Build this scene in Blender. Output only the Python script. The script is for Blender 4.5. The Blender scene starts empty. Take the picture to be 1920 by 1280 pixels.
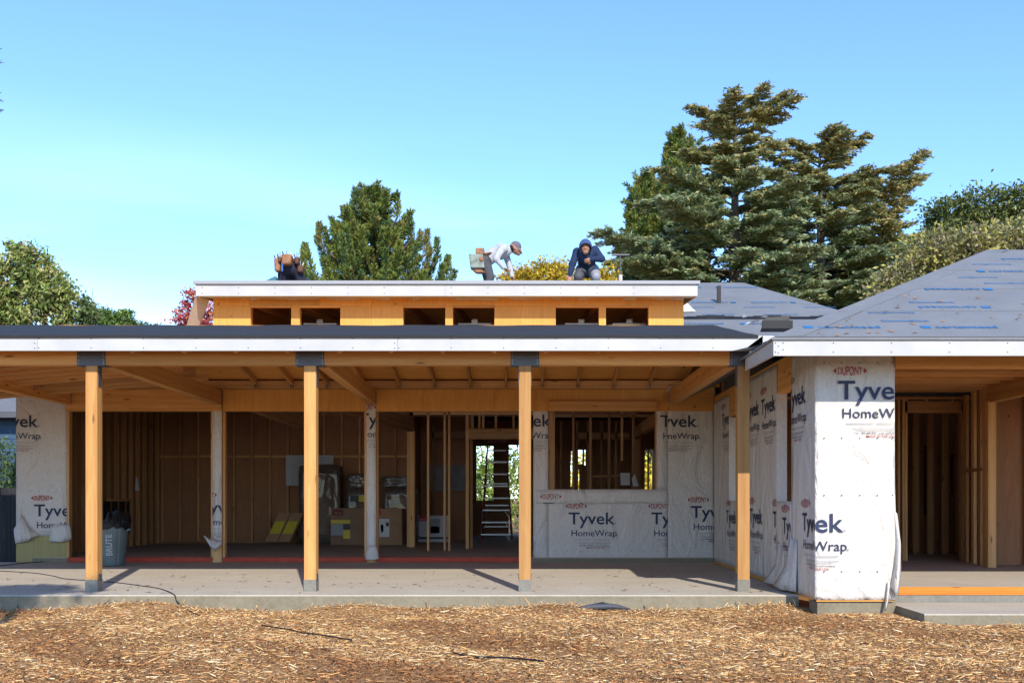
import bpy, bmesh, math, random
import numpy as np
from mathutils import Vector, Matrix

random.seed(7)
RNG = np.random.default_rng(7)
S = bpy.context.scene
COL = S.collection

# ------------------------------------------------------------------ camera, sky, sun, exposure
F = 1930.0            # focal length in photo pixels (1920 wide)
VX, VY = 1000.0, 935.0  # vanishing point of the depth axis in the photo
CZ = 1.077
cam_d = bpy.data.cameras.new('camera')
cam = bpy.data.objects.new('camera', cam_d); COL.objects.link(cam)
cam.location = (0, 0, CZ); cam.rotation_euler = (math.radians(90), 0, 0)
cam_d.sensor_fit = 'HORIZONTAL'; cam_d.sensor_width = 36.0
cam_d.lens = 36.0 * F / 1920.0
cam_d.shift_x = (960 - VX) / 1920.0
cam_d.shift_y = (VY - 640) / 1920.0
cam_d.clip_start = 0.1; cam_d.clip_end = 2000
S.camera = cam

SUN_EL = math.radians(34.4)
SUN_AZ = math.radians(14.2)     # to the right of straight behind the camera
to_sun = Vector((math.sin(SUN_AZ) * math.cos(SUN_EL), -math.cos(SUN_AZ) * math.cos(SUN_EL), math.sin(SUN_EL)))
w = bpy.data.worlds.new('World'); S.world = w; w.use_nodes = True
nt = w.node_tree; nt.nodes.clear()
out = nt.nodes.new('ShaderNodeOutputWorld'); bg = nt.nodes.new('ShaderNodeBackground')
sky = nt.nodes.new('ShaderNodeTexSky'); sky.sky_type = 'NISHITA'; sky.sun_disc = False
sky.sun_elevation = SUN_EL
sky.sun_rotation = math.atan2(to_sun.x, to_sun.y)
sky.air_density = 1.0; sky.dust_density = 0.1; sky.ozone_density = 7.5
bg.inputs['Strength'].default_value = 0.13
# thin high cloud: pale streaks low over the horizon, all the way round
tcw = nt.nodes.new('ShaderNodeTexCoord'); mpw = nt.nodes.new('ShaderNodeMapping'); mpw.inputs['Scale'].default_value = (1.5, 1.5, 9.0); mpw.inputs['Rotation'].default_value = (0.0, 0.12, 0.0)
nzw = nt.nodes.new('ShaderNodeTexNoise'); nzw.inputs['Scale'].default_value = 1.1; nzw.inputs['Detail'].default_value = 5; nzw.inputs['Roughness'].default_value = .45
rpw = nt.nodes.new('ShaderNodeValToRGB'); rpw.color_ramp.elements[0].position = .46; rpw.color_ramp.elements[0].color = (0, 0, 0, 1); rpw.color_ramp.elements[1].position = .72; rpw.color_ramp.elements[1].color = (.42, .42, .42, 1)
sxw = nt.nodes.new('ShaderNodeSeparateXYZ'); mrw = nt.nodes.new('ShaderNodeMapRange'); mrw.inputs['From Min'].default_value = .34; mrw.inputs['From Max'].default_value = .14; mrw.inputs['To Min'].default_value = 0; mrw.inputs['To Max'].default_value = 1
mlw = nt.nodes.new('ShaderNodeMath'); mlw.operation = 'MULTIPLY'
mxw = nt.nodes.new('ShaderNodeMix'); mxw.data_type = 'RGBA'; mxw.inputs[7].default_value = (5.6, 6.2, 6.9, 1)
nt.links.new(tcw.outputs['Generated'], mpw.inputs[0]); nt.links.new(mpw.outputs[0], nzw.inputs['Vector']); nt.links.new(nzw.outputs['Fac'], rpw.inputs[0])
nt.links.new(tcw.outputs['Generated'], sxw.inputs[0]); nt.links.new(sxw.outputs['Z'], mrw.inputs['Value'])
nt.links.new(rpw.outputs[0], mlw.inputs[0]); nt.links.new(mrw.outputs[0], mlw.inputs[1]); nt.links.new(mlw.outputs[0], mxw.inputs[0])
nt.links.new(sky.outputs[0], mxw.inputs[6]); nt.links.new(mxw.outputs[2], bg.inputs[0]); nt.links.new(bg.outputs[0], out.inputs[0])
sun_d = bpy.data.lights.new('sun', 'SUN'); sun_d.energy = 2.3; sun_d.angle = math.radians(0.5)
sun_d.color = (1.0, 0.93, 0.82)
sun = bpy.data.objects.new('sun', sun_d); COL.objects.link(sun)
sun.location = (5, -20, 20)
sun.rotation_euler = (-to_sun).to_track_quat('-Z', 'Y').to_euler()
S.view_settings.view_transform = 'Standard'; S.view_settings.look = 'None'
S.view_settings.exposure = 1.35; S.view_settings.gamma = 1.0
S.render.engine = 'CYCLES'
S.cycles.use_denoising = True
S.cycles.max_bounces = 10; S.cycles.diffuse_bounces = 6

# ------------------------------------------------------------------ helpers
def PX(x, y, Y):
    """photo pixel + distance -> world point"""
    return Vector(((x - VX) * Y / F, Y, CZ + (VY - y) * Y / F))
def XA(x, Y): return (x - VX) * Y / F
def ZA(y, Y): return CZ + (VY - y) * Y / F

def wmat(o):
    m = o.matrix_basis.copy()
    if o.parent: m = wmat(o.parent) @ o.matrix_parent_inverse @ m
    return m
def adopt(o, parent):
    if parent is not None:
        o.parent = parent
        o.matrix_parent_inverse = wmat(parent).inverted()
def tag(o, label=None, cat=None, group=None, kind=None):
    if label: o['label'] = label
    if cat: o['category'] = cat
    if group: o['group'] = group
    if kind: o['kind'] = kind
    return o
def empty(name, loc, label, cat, group=None):
    o = bpy.data.objects.new(name, None); COL.objects.link(o); o.location = loc
    o.empty_display_size = 0.2
    return tag(o, label, cat, group)
def mobj(name, verts, faces, mat, parent=None, smooth=False, loc=(0, 0, 0)):
    me = bpy.data.meshes.new(name)
    me.from_pydata([tuple(v) for v in verts], [], [tuple(f) for f in faces])
    for m in (mat if isinstance(mat, (list, tuple)) else [mat]): me.materials.append(m)
    if smooth: me.polygons.foreach_set('use_smooth', [True] * len(me.polygons))
    me.update()
    o = bpy.data.objects.new(name, me); COL.objects.link(o); o.location = loc
    adopt(o, parent)
    return o
BOXF = [(0, 3, 2, 1), (4, 5, 6, 7), (0, 1, 5, 4), (1, 2, 6, 5), (2, 3, 7, 6), (3, 0, 4, 7)]
def boxv(x0, x1, y0, y1, z0, z1):
    return [(x0, y0, z0), (x1, y0, z0), (x1, y1, z0), (x0, y1, z0), (x0, y0, z1), (x1, y0, z1), (x1, y1, z1), (x0, y1, z1)]
def box(name, x0, x1, y0, y1, z0, z1, mat, parent=None):
    c = ((x0 + x1) / 2, (y0 + y1) / 2, (z0 + z1) / 2)
    v = boxv(x0 - c[0], x1 - c[0], y0 - c[1], y1 - c[1], z0 - c[2], z1 - c[2])
    return mobj(name, v, BOXF, mat, parent, loc=c)
class MB:
    """collects shapes for ONE mesh"""
    def __init__(s): s.v = []; s.f = []; s.m = []
    def add(s, v, f, m=0):
        o = len(s.v); s.v += [tuple(p) for p in v]; s.f += [tuple(i + o for i in q) for q in f]; s.m += [m] * len(f)
    def box(s, x0, x1, y0, y1, z0, z1, m=0): s.add(boxv(x0, x1, y0, y1, z0, z1), BOXF, m)
    def tube(s, pts, radii, n=6, m=0, cap=True):
        pts = [Vector(p) for p in pts]
        if not isinstance(radii, (list, tuple)): radii = [radii] * len(pts)
        vs = []; fs = []
        for i, p in enumerate(pts):
            d = (pts[min(i + 1, len(pts) - 1)] - pts[max(i - 1, 0)])
            d = d.normalized() if d.length > 1e-9 else Vector((0, 0, 1))
            a = d.orthogonal().normalized() if abs(d.z) > .95 else d.cross(Vector((0, 0, 1))).normalized()
            b = d.cross(a)
            for k in range(n):
                t = 2 * math.pi * k / n
                vs.append(p + (a * math.cos(t) + b * math.sin(t)) * radii[i])
        for i in range(len(pts) - 1):
            for k in range(n):
                k2 = (k + 1) % n
                fs.append((i * n + k, i * n + k2, (i + 1) * n + k2, (i + 1) * n + k))
        if cap:
            fs.append(tuple(range(n))[::-1]); fs.append(tuple((len(pts) - 1) * n + k for k in range(n)))
        s.add(vs, fs, m)
    def build(s, name, mat, parent=None, smooth=False):
        o = mobj(name, s.v, s.f, mat, parent, smooth)
        if isinstance(mat, (list, tuple)): o.data.polygons.foreach_set('material_index', s.m)
        return o
def lumber(name, p0, p1, wd, ht, mat, parent=None, up=(0, 0, 1)):
    """a board from p0 to p1 (centre line); local X runs along it, wd across, ht along 'up'"""
    p0 = Vector(p0); p1 = Vector(p1); d = p1 - p0; L = d.length; x = d.normalized()
    z = Vector(up); z = (z - x * z.dot(x)).normalized(); y = z.cross(x)
    c = 0.004 if min(wd, ht) > 0.05 else 0.002
    a, b = wd / 2, ht / 2
    prof = [(-a + c, -b), (a - c, -b), (a, -b + c), (a, b - c), (a - c, b), (-a + c, b), (-a, b - c), (-a, -b + c)]
    v = [(-L / 2, q[0], q[1]) for q in prof] + [(L / 2, q[0], q[1]) for q in prof]
    f = [tuple(range(8))[::-1], tuple(range(8, 16))] + [(k, (k + 1) % 8, 8 + (k + 1) % 8, 8 + k) for k in range(8)]
    o = mobj(name, v, f, mat, None)
    m = Matrix((x, y, z)).transposed().to_4x4(); m.translation = (p0 + p1) / 2
    o.matrix_basis = m
    adopt(o, parent)
    return o
def vpost(name, x, y, z0, z1, wx, wy, mat, parent): # vertical stick, wx along X, wy along Y
    return lumber(name, (x, y, z0), (x, y, z1), wy, wx, mat, parent, up=(1, 0, 0))
def wall(name, axis, pos, th, u0, u1, z0, z1, holes, mat, parent):
    """flat wall with real openings. axis 'Y': plane at Y=pos..pos+th, u is X. axis 'X': u is Y"""
    us = sorted({u0, u1} | {min(max(h[i], u0), u1) for h in holes for i in (0, 1)})
    zs = sorted({z0, z1} | {min(max(h[i], z0), z1) for h in holes for i in (2, 3)})
    nu, nz = len(us) - 1, len(zs) - 1
    solid = [[not any(h[0] < (us[i] + us[i + 1]) / 2 < h[1] and h[2] < (zs[j] + zs[j + 1]) / 2 < h[3] for h in holes) for j in range(nz)] for i in range(nu)]
    P = (lambda u, d, z: (u, pos + d, z)) if axis == 'Y' else (lambda u, d, z: (pos + d, u, z))
    m = MB()
    sol = lambda i, j: 0 <= i < nu and 0 <= j < nz and solid[i][j]
    for i in range(nu):
        for j in range(nz):
            if not solid[i][j]: continue
            a, b, c, d = us[i], us[i + 1], zs[j], zs[j + 1]
            m.add([P(a, 0, c), P(b, 0, c), P(b, 0, d), P(a, 0, d)], [(0, 1, 2, 3)])
            m.add([P(a, th, c), P(b, th, c), P(b, th, d), P(a, th, d)], [(3, 2, 1, 0)])
            if not sol(i - 1, j): m.add([P(a, 0, c), P(a, th, c), P(a, th, d), P(a, 0, d)], [(3, 2, 1, 0)])
            if not sol(i + 1, j): m.add([P(b, 0, c), P(b, th, c), P(b, th, d), P(b, 0, d)], [(0, 1, 2, 3)])
            if not sol(i, j - 1): m.add([P(a, 0, c), P(b, 0, c), P(b, th, c), P(a, th, c)], [(3, 2, 1, 0)])
            if not sol(i, j + 1): m.add([P(a, 0, d), P(b, 0, d), P(b, th, d), P(a, th, d)], [(0, 1, 2, 3)])
    o = m.build(name, mat, parent)
    bm = bmesh.new(); bm.from_mesh(o.data); bmesh.ops.remove_doubles(bm, verts=bm.verts, dist=1e-5)
    bmesh.ops.recalc_face_normals(bm, faces=bm.faces); bm.to_mesh(o.data); bm.free()
    return o

# ------------------------------------------------------------------ materials
MATS = {}
def newmat(name):
    m = bpy.data.materials.new(name); m.use_nodes = True
    n = m.node_tree.nodes; b = n['Principled BSDF']
    MATS[name] = m
    return m, m.node_tree, b
def N(nt, t, **kw):
    n = nt.nodes.new(t)
    for k, v in kw.items():
        if k in n.inputs.keys() if hasattr(n.inputs, 'keys') else False: n.inputs[k].default_value = v
        else: setattr(n, k, v)
    return n
def ramp(nt, fac, stops):
    r = nt.nodes.new('ShaderNodeValToRGB'); e = r.color_ramp.elements
    e[0].position, e[0].color = stops[0][0], (*stops[0][1], 1); e[1].position, e[1].color = stops[-1][0], (*stops[-1][1], 1)
    for p, c in stops[1:-1]:
        q = e.new(p); q.color = (*c, 1)
    nt.links.new(fac, r.inputs[0]); return r.outputs[0]
def mixc(nt, fac, a, b, mode='MIX'):
    m = nt.nodes.new('ShaderNodeMix'); m.data_type = 'RGBA'; m.blend_type = mode
    for sock, val in ((m.inputs[0], fac), (m.inputs[6], a), (m.inputs[7], b)):
        if hasattr(val, 'is_output'): nt.links.new(val, sock)
        else: sock.default_value = val if not isinstance(val, tuple) else (*val, 1)
    return m.outputs[2]
def coords(nt, scale=(1, 1, 1), kind='Object', rand=True):
    tc = nt.nodes.new('ShaderNodeTexCoord'); mp = nt.nodes.new('ShaderNodeMapping'); mp.inputs['Scale'].default_value = scale
    nt.links.new(tc.outputs[kind], mp.inputs[0])
    if rand:
        oi = nt.nodes.new('ShaderNodeObjectInfo'); mu = nt.nodes.new('ShaderNodeMath'); mu.operation = 'MULTIPLY'; mu.inputs[1].default_value = 40
        nt.links.new(oi.outputs['Random'], mu.inputs[0])
        cb = nt.nodes.new('ShaderNodeCombineXYZ')
        for i in range(3): nt.links.new(mu.outputs[0], cb.inputs[i])
        nt.links.new(cb.outputs[0], mp.inputs['Location'])
        return mp.outputs[0], oi.outputs['Random']
    return mp.outputs[0], None
def noise(nt, vec, scale, detail=4, rough=.55, dist=0.0):
    n = nt.nodes.new('ShaderNodeTexNoise'); n.inputs['Scale'].default_value = scale; n.inputs['Detail'].default_value = detail
    n.inputs['Roughness'].default_value = rough; n.inputs['Distortion'].default_value = dist
    if vec is not None: nt.links.new(vec, n.inputs['Vector'])
    return n.outputs['Fac']
def bump(nt, b, h, strength=.3, dist=.01):
    u = nt.nodes.new('ShaderNodeBump'); u.inputs['Strength'].default_value = strength; u.inputs['Distance'].default_value = dist
    nt.links.new(h, u.inputs['Height']); nt.links.new(u.outputs[0], b.inputs['Normal'])

def wood(name, light, dark, knots=True, axis='X', rough=.6, var=.35):
    """sawn lumber: grain along the local axis, darker late-wood streaks, some knots, tone differs board by board"""
    m, nt, b = newmat(name)
    sc = {'X': (.9, 14, 14), 'Y': (14, .9, 14), 'Z': (14, 14, .9)}[axis]
    v, rnd = coords(nt, sc)
    g = noise(nt, v, 1.6, 6, .6, 1.2)
    wv = nt.nodes.new('ShaderNodeTexWave'); wv.wave_type = 'RINGS'; wv.inputs['Scale'].default_value = .55; wv.inputs['Distortion'].default_value = 5; wv.inputs['Detail'].default_value = 3
    sc2 = {'X': (.5, 7, 7), 'Y': (7, .5, 7), 'Z': (7, 7, .5)}[axis]
    v2, _ = coords(nt, sc2); nt.links.new(v2, wv.inputs['Vector'])
    c1 = ramp(nt, g, [(.3, dark), (.5, tuple((a + c) / 2 for a, c in zip(light, dark))), (.68, light)])
    c2 = mixc(nt, .35, c1, ramp(nt, wv.outputs['Fac'], [(.2, light), (.9, dark)]))
    # tone per board
    tone = ramp(nt, rnd, [(0, (1 - var, 1 - var * 1.05, 1 - var * 1.1)), (1, (1.08, 1.05, 1.0))])
    c3 = mixc(nt, 1.0, c2, tone, 'MULTIPLY')
    if knots:
        vk, _ = coords(nt, {'X': (1.6, 7, 7), 'Y': (7, 1.6, 7), 'Z': (7, 7, 1.6)}[axis])
        vo = nt.nodes.new('ShaderNodeTexVoronoi'); vo.inputs['Scale'].default_value = 1.0; nt.links.new(vk, vo.inputs['Vector'])
        kf = ramp(nt, vo.outputs['Distance'], [(.04, (1, 1, 1)), (.13, (0, 0, 0))])
        c3 = mixc(nt, kf, c3, tuple(q * .35 for q in dark))
    nt.links.new(c3, b.inputs['Base Color']); b.inputs['Roughness'].default_value = rough
    b.inputs['Specular IOR Level'].default_value = .25
    bump(nt, b, g, .15, .004)
    return m
FIR = wood('fir_post', (.66, .37, .135), (.48, .22, .06))
BEAM = wood('fir_beam', (.80, .42, .14), (.60, .27, .07))
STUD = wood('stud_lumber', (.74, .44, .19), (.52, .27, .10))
STUDD = wood('dark_stud_lumber', (.50, .28, .125), (.32, .155, .06))  # darker tone of the stud lumber, mostly for members inside the rooms
ORANGE = wood('orange_board', (.75, .24, .03), (.6, .16, .02), var=.1)
DARKF = wood('dark_fence_wood', (.035, .035, .04), (.015, .015, .018), knots=False)

def plywood(name, light, dark, axis='Z', patches=.5, rough=.6):
    m, nt, b = newmat(name)
    sc = {'Z': (9, 9, .8), 'X': (.8, 9, 9)}[axis]
    v, rnd = coords(nt, sc)
    g = noise(nt, v, 1.3, 5, .6, 2.2)
    v2, _ = coords(nt, (1, 1, 1))
    g2 = noise(nt, v2, 2.0, 3, .5)
    c = ramp(nt, g, [(.32, dark), (.52, tuple((a * .55 + c * .45) for a, c in zip(light, dark))), (.66, light)])
    c = mixc(nt, patches, c, mixc(nt, g2, tuple(q * .8 for q in light), tuple(min(1, q * 1.15) for q in light)), 'MIX')
    vo = nt.nodes.new('ShaderNodeTexVoronoi'); vo.inputs['Scale'].default_value = 2.6; nt.links.new(v2, vo.inputs['Vector'])
    c = mixc(nt, ramp(nt, vo.outputs['Distance'], [(.03, (1, 1, 1)), (.07, (0, 0, 0))]), c, tuple(q * .45 for q in dark))
    tone = ramp(nt, rnd, [(0, (.85, .84, .82)), (1, (1.08, 1.06, 1.03))])
    c = mixc(nt, 1.0, c, tone, 'MULTIPLY')
    nt.links.new(c, b.inputs['Base Color']); b.inputs['Roughness'].default_value = rough; b.inputs['Specular IOR Level'].default_value = .2
    bump(nt, b, g, .1, .003)
    return m
PLY = plywood('orange_plywood', (.76, .375, .095), (.52, .22, .04))
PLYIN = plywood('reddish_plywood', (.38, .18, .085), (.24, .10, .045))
PLYDIM = plywood('ceiling_plywood', (.76, .38, .10), (.54, .22, .045), axis='X')
PLYGREEN = plywood('treated_plywood', (.42, .36, .16), (.30, .24, .09))

def plain(name, col, rough=.6, metal=0, spec=.3, nscale=None, namp=.15, bumps=None, objrand=True):
    m, nt, b = newmat(name)
    b.inputs['Roughness'].default_value = rough; b.inputs['Metallic'].default_value = metal; b.inputs['Specular IOR Level'].default_value = spec
    if nscale:
        v, _ = coords(nt, (1, 1, 1), rand=objrand)
        g = noise(nt, v, nscale, 5, .6)
        nt.links.new(ramp(nt, g, [(.3, tuple(c * (1 - namp) for c in col)), (.7, tuple(min(1, c * (1 + namp)) for c in col))]), b.inputs['Base Color'])
        if bumps: bump(nt, b, g, bumps[0], bumps[1])
    else:
        b.inputs['Base Color'].default_value = (*col, 1)
    return m
def wrapmat():
    m, nt, b = newmat('housewrap')
    v, _ = coords(nt, (1, 1, 1), rand=False)
    vf = nt.nodes.new('ShaderNodeMapping'); vf.inputs['Scale'].default_value = (1.0, 1.0, .45); vf.inputs['Rotation'].default_value = (.5, .6, .2); nt.links.new(v, vf.inputs[0])
    g = noise(nt, vf.outputs[0], 2.3, 4, .5, 1.2)
    g2 = noise(nt, v, 28, 3, .6)
    nt.links.new(ramp(nt, g2, [(.3, (.57, .52, .465)), (.7, (.65, .60, .54))]), b.inputs['Base Color'])
    b.inputs['Roughness'].default_value = .55; b.inputs['Specular IOR Level'].default_value = .3
    ad = nt.nodes.new('ShaderNodeMath'); ad.operation = 'MULTIPLY_ADD'; ad.inputs[1].default_value = .06
    nt.links.new(g2, ad.inputs[0]); nt.links.new(g, ad.inputs[2])
    bump(nt, b, ad.outputs[0], 1.0, .11)
    return m
WRAP = wrapmat()
NAVY = plain('print_navy', (.022, .032, .075), .5)
RED = plain('print_red', (.33, .03, .03), .5)
GREYPRINT = plain('print_grey', (.33, .33, .35), .6)
BLUEPRINT = plain('print_blue', (.03, .14, .33), .6)
WHITEP = plain('white_primed_board', (.45, .445, .44), .55, nscale=2.2, namp=.09, bumps=(.15, .01))
SOFFIT = plain('tan_soffit', (.45, .38, .31), .7, nscale=4, namp=.08)
STEEL = plain('grey_painted_steel', (.10, .10, .105), .45, .3, nscale=6, namp=.1)
GALV = plain('galvanised_steel', (.45, .46, .47), .4, .8)
NAILM = plain('nail_head', (.02, .02, .02), .5)
REDSILL = plain('red_sill_paint', (.42, .055, .025), .6, nscale=5, namp=.2)
BLACKP = plain('black_plastic', (.010, .010, .012), .5)
FELT = plain('dark_roll_roofing', (.022, .022, .024), .8, nscale=60, namp=.5, bumps=(.4, .004))
def concrete(name, light, dark, scale=1.0):
    m, nt, b = newmat(name)
    v, _ = coords(nt, (1, 1, 1), rand=False)
    g = noise(nt, v, 1.1 * scale, 7, .65, .6); g2 = noise(nt, v, 26, 4, .6)
    vs, _ = coords(nt, (.35, 4, 1), rand=False)
    g3 = noise(nt, vs, 1.2, 5, .65, 1.0)
    c = ramp(nt, g, [(.3, dark), (.5, tuple((a + q) / 2 for a, q in zip(light, dark))), (.7, light)])
    c = mixc(nt, .35, c, ramp(nt, g3, [(.35, dark), (.62, light)]))
    c = mixc(nt, .3, c, ramp(nt, g2, [(.35, tuple(q * .8 for q in dark)), (.65, light)]))
    nt.links.new(c, b.inputs['Base Color']); b.inputs['Roughness'].default_value = .85; b.inputs['Specular IOR Level'].default_value = .2
    bump(nt, b, g2, .2, .004)
    return m
CONC = concrete('patio_concrete', (.50, .45, .365), (.36, .31, .24))
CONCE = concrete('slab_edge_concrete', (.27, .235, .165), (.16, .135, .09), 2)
CONCP = concrete('pier_concrete', (.24, .225, .19), (.15, .14, .115), 3)
UNDER = plain('grey_underlayment', (.17, .174, .182), .6, nscale=1.6, namp=.10, bumps=(.6, .05))
DRIP = plain('grey_drip_edge', (.30, .31, .33), .5)

# ------------------------------------------------------------------ lettering
def text_mesh(s, offset=0.0):
    cu = bpy.data.curves.new('t', 'FONT'); cu.body = s; cu.size = 1.0; cu.offset = offset; cu.resolution_u = 3
    ob = bpy.data.objects.new('t', cu); COL.objects.link(ob)
    dg = bpy.context.evaluated_depsgraph_get(); dg.update()
    me = bpy.data.meshes.new_from_object(ob.evaluated_get(dg))
    co = np.array([v.co[:] for v in me.vertices]); fs = [tuple(p.vertices) for p in me.polygons]
    bpy.data.objects.remove(ob); bpy.data.curves.remove(cu); bpy.data.meshes.remove(me)
    return co, fs
TC = {}
def text(s, width, offset=0.0, height=None):
    """letters scaled so that the string is 'width' wide; y=0 is the baseline"""
    if (s, offset) not in TC: TC[(s, offset)] = text_mesh(s, offset)
    co, fs = TC[(s, offset)]; co = co.copy()
    x0, x1 = co[:, 0].min(), co[:, 0].max(); k = width / (x1 - x0)
    co[:, 0] = (co[:, 0] - x0) * k
    ky = k
    if height:   # capital height
        if ('H', offset) not in TC: TC[('H', offset)] = text_mesh('H', offset)
        ky = height / TC[('H', offset)][0][:, 1].max()
    co[:, 1] *= ky
    co[:, 2] = 0
    return co, fs
def wrap_block():
    """one repeat of the print on the housewrap, origin at the foot of the big T"""
    m = MB()
    def put(co, fs, dx, dy, mi): m.add([(p[0] + dx, p[1] + dy, 0) for p in co], fs, mi)
    co, fs = text('Tyvek', .79, .012, .20); put(co, fs, 0, 0, 0)
    co, fs = text('HomeWrap', .775, .006, .104); put(co, fs, .05, -.205, 0)
    co, fs = text('DUPONT', .265, .012, .10)
    co[:, 1] = .05 + (co[:, 1] - .05) * (1 - .30 * np.abs(co[:, 0] / .1325 - 1) ** 2)
    put(co, fs, .0, .258, 1)
    for sx, x in ((-1, -.017), (1, .282)):
        m.add([(x, .273, 0), (x, .343, 0), (x + sx * .036, .308, 0)], [(0, 1, 2) if sx < 0 else (0, 2, 1)], 1)
    for a, b in ((.80, .012), (.835, -.20)):
        n = 10; r0, r1 = .013, .009
        vs = [(a + r * math.cos(2 * math.pi * k / n), b + .004 + r * math.sin(2 * math.pi * k / n), 0) for r in (r0, r1) for k in range(n)]
        m.add(vs, [(k, (k + 1) % n, n + (k + 1) % n, n + k) for k in range(n)], 0)
    for u0, u1, v in ((.09, .40, -.262), (.09, .38, -.277), (.42, .74, -.262), (.42, .72, -.277), (.16, .74, -.318), (.18, .72, -.330), (.2, .66, -.342)):
        m.add([(u0, v, 0), (u1, v, 0), (u1, v + .005, 0), (u0, v + .005, 0)], [(0, 1, 2, 3)], 2)
    co, fs = text('Call 1-800-448-9835  tyvek.com/homewrap', .52, .004); put(co, fs, .18, -.378, 0)
    co, fs = text('MADE IN THE USA', .32, .006); put(co, fs, .31, -.418, 1)
    return m
BLOCK = wrap_block()
def print_block(parent, O, u, n, clip, name='lettering'):
    """O = foot of the T in the world, u = reading direction, n = outward normal; clip = (umin, umax, vmin, vmax) relative to O"""
    bm = bmesh.new()
    vs = [bm.verts.new(p) for p in BLOCK.v]
    for f, mi in zip(BLOCK.f, BLOCK.m):
        try: bm.faces.new([vs[i] for i in f]).material_index = mi
        except ValueError: pass
    for co, no in (((clip[0], 0, 0), (-1, 0, 0)), ((clip[1], 0, 0), (1, 0, 0)), ((0, clip[2], 0), (0, -1, 0)), ((0, clip[3], 0), (0, 1, 0))):
        bmesh.ops.bisect_plane(bm, geom=bm.verts[:] + bm.edges[:] + bm.faces[:], plane_co=co, plane_no=no, clear_outer=True)
    if not bm.faces: bm.free(); return None
    me = bpy.data.meshes.new(name); bm.to_mesh(me); bm.free()
    for q in (NAVY, RED, GREYPRINT): me.materials.append(q)
    o = bpy.data.objects.new(name, me); COL.objects.link(o)
    u = Vector(u).normalized(); n = Vector(n).normalized(); v = n.cross(u)
    M = Matrix((u, v, n)).transposed().to_4x4(); M.translation = Vector(O) + n * .006
    o.matrix_basis = M
    adopt(o, parent)
    return o
def sheet(name, O, u, n, w_, h_, mat, parent, amp=.004, seed=0, hole=None, step=.07, lift=None):
    """slightly wavy sheet w_ x h_ from corner O (lower left), lying on its wall; real thickness"""
    u = Vector(u); n = Vector(n); v = Vector((0, 0, 1)); O = Vector(O)
    nu = max(2, int(w_ / step)); nv = max(2, int(h_ / step))
    rs = np.random.default_rng(seed + 100)
    ph = rs.uniform(0, 6.28, 8); fr = rs.uniform(2, 9, 8); an = rs.uniform(0, 3.14, 8)
    vs = []
    for j in range(nv + 1):
        for i in range(nu + 1):
            a = w_ * i / nu; b = h_ * j / nv
            d = sum(math.sin((a * math.cos(an[k]) + b * math.sin(an[k])) * fr[k] + ph[k]) for k in range(8)) / 8 * amp
            if lift: d += lift(a, b)
            vs.append(O + u * a + v * b + n * (d + .002 - amp))
    k = len(vs)
    vs += [p - n * .004 for p in vs]
    W = nu + 1
    fs = []
    for j in range(nv):
        for i in range(nu):
            q = (j * W + i, j * W + i + 1, (j + 1) * W + i + 1, (j + 1) * W + i)
            fs.append(q); fs.append(tuple(k + t for t in q[::-1]))
    ring = [i for i in range(W)] + [j * W + nu for j in range(1, nv + 1)] + [nv * W + i for i in range(nu - 1, -1, -1)] + [j * W for j in range(nv - 1, 0, -1)]
    for a, b in zip(ring, ring[1:] + ring[:1]): fs.append((a, k + a, k + b, b))
    if u.cross(v).dot(n) < 0: fs = [f[::-1] for f in fs]
    return mobj(name, vs, fs, mat, parent, smooth=True)
def dots(name, pts, n, r, mat, parent):
    n = Vector(n); a = n.orthogonal().normalized(); b = n.cross(a); m = MB()
    for p in pts:
        p = Vector(p) + n * .006
        m.add([p + (a * math.cos(t) + b * math.sin(t)) * r for t in (0, 1.05, 2.09, 3.14, 4.19, 5.24)], [(0, 1, 2, 3, 4, 5)])
    return tag(m.build(name, mat, parent), kind='stuff')

# ------------------------------------------------------------------ ground and concrete
def mulchmat():
    m, nt, b = newmat('mulch_soil')
    v, _ = coords(nt, (1, 1, 1), rand=False)
    g = noise(nt, v, 35, 5, .7); g2 = noise(nt, v, .8, 3, .5)
    c = ramp(nt, g, [(.3, (.12, .06, .027)), (.5, (.32, .175, .078)), (.7, (.56, .35, .17))])
    c = mixc(nt, ramp(nt, g2, [(.4, (0, 0, 0)), (.65, (.6, .6, .6))]), c, (.16, .075, .035))
    nt.links.new(c, b.inputs['Base Color']); b.inputs['Roughness'].default_value = .9; b.inputs['Specular IOR Level'].default_value = .1
    bump(nt, b, g, .8, .02)
    return m
GZ = -.20
def mulch_h(x, y):
    return (.022 * np.sin(1.7 * x + 1.3 * y) + .018 * np.sin(2.9 * x - 2.1 * y + 1) + .012 * np.sin(5.3 * x + 4.1 * y + 2)
            + .05 * np.exp(-((y - 11.75) / .22) ** 2) * (.6 + .5 * np.sin(2.3 * x)))
def build_ground():
    # fine sheet in front of the house, running out flat to the horizon in one mesh
    xs = np.concatenate([[-900, -300, -100, -40, -20], np.linspace(-12, 14, 131), [24, 44, 100, 300, 900]])
    ys = np.concatenate([[-300, -60, -15, 0, 4], np.linspace(6, 12.0, 61), [13, 16, 30, 60, 150, 400, 1200]])
    X, Y = np.meshgrid(xs, ys)
    inside = (X > -12.1) & (X < 14.1) & (Y > 5.9) & (Y < 12.05)
    Z = np.where(inside, GZ + mulch_h(X, Y), GZ)
    Z = np.where(Y > 12.05, GZ - .02, Z)
    n, mcols = len(ys), len(xs)
    v = np.stack([X, Y, Z], -1).reshape(-1, 3)
    f = [(j * mcols + i, j * mcols + i + 1, (j + 1) * mcols + i + 1, (j + 1) * mcols + i) for j in range(n - 1) for i in range(mcols - 1)]
    o = mobj('ground', v, f, mulchmat(), smooth=True)
    tag(o, 'ground covered with wood mulch in front of the house', None, kind='structure')
build_ground()

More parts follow.
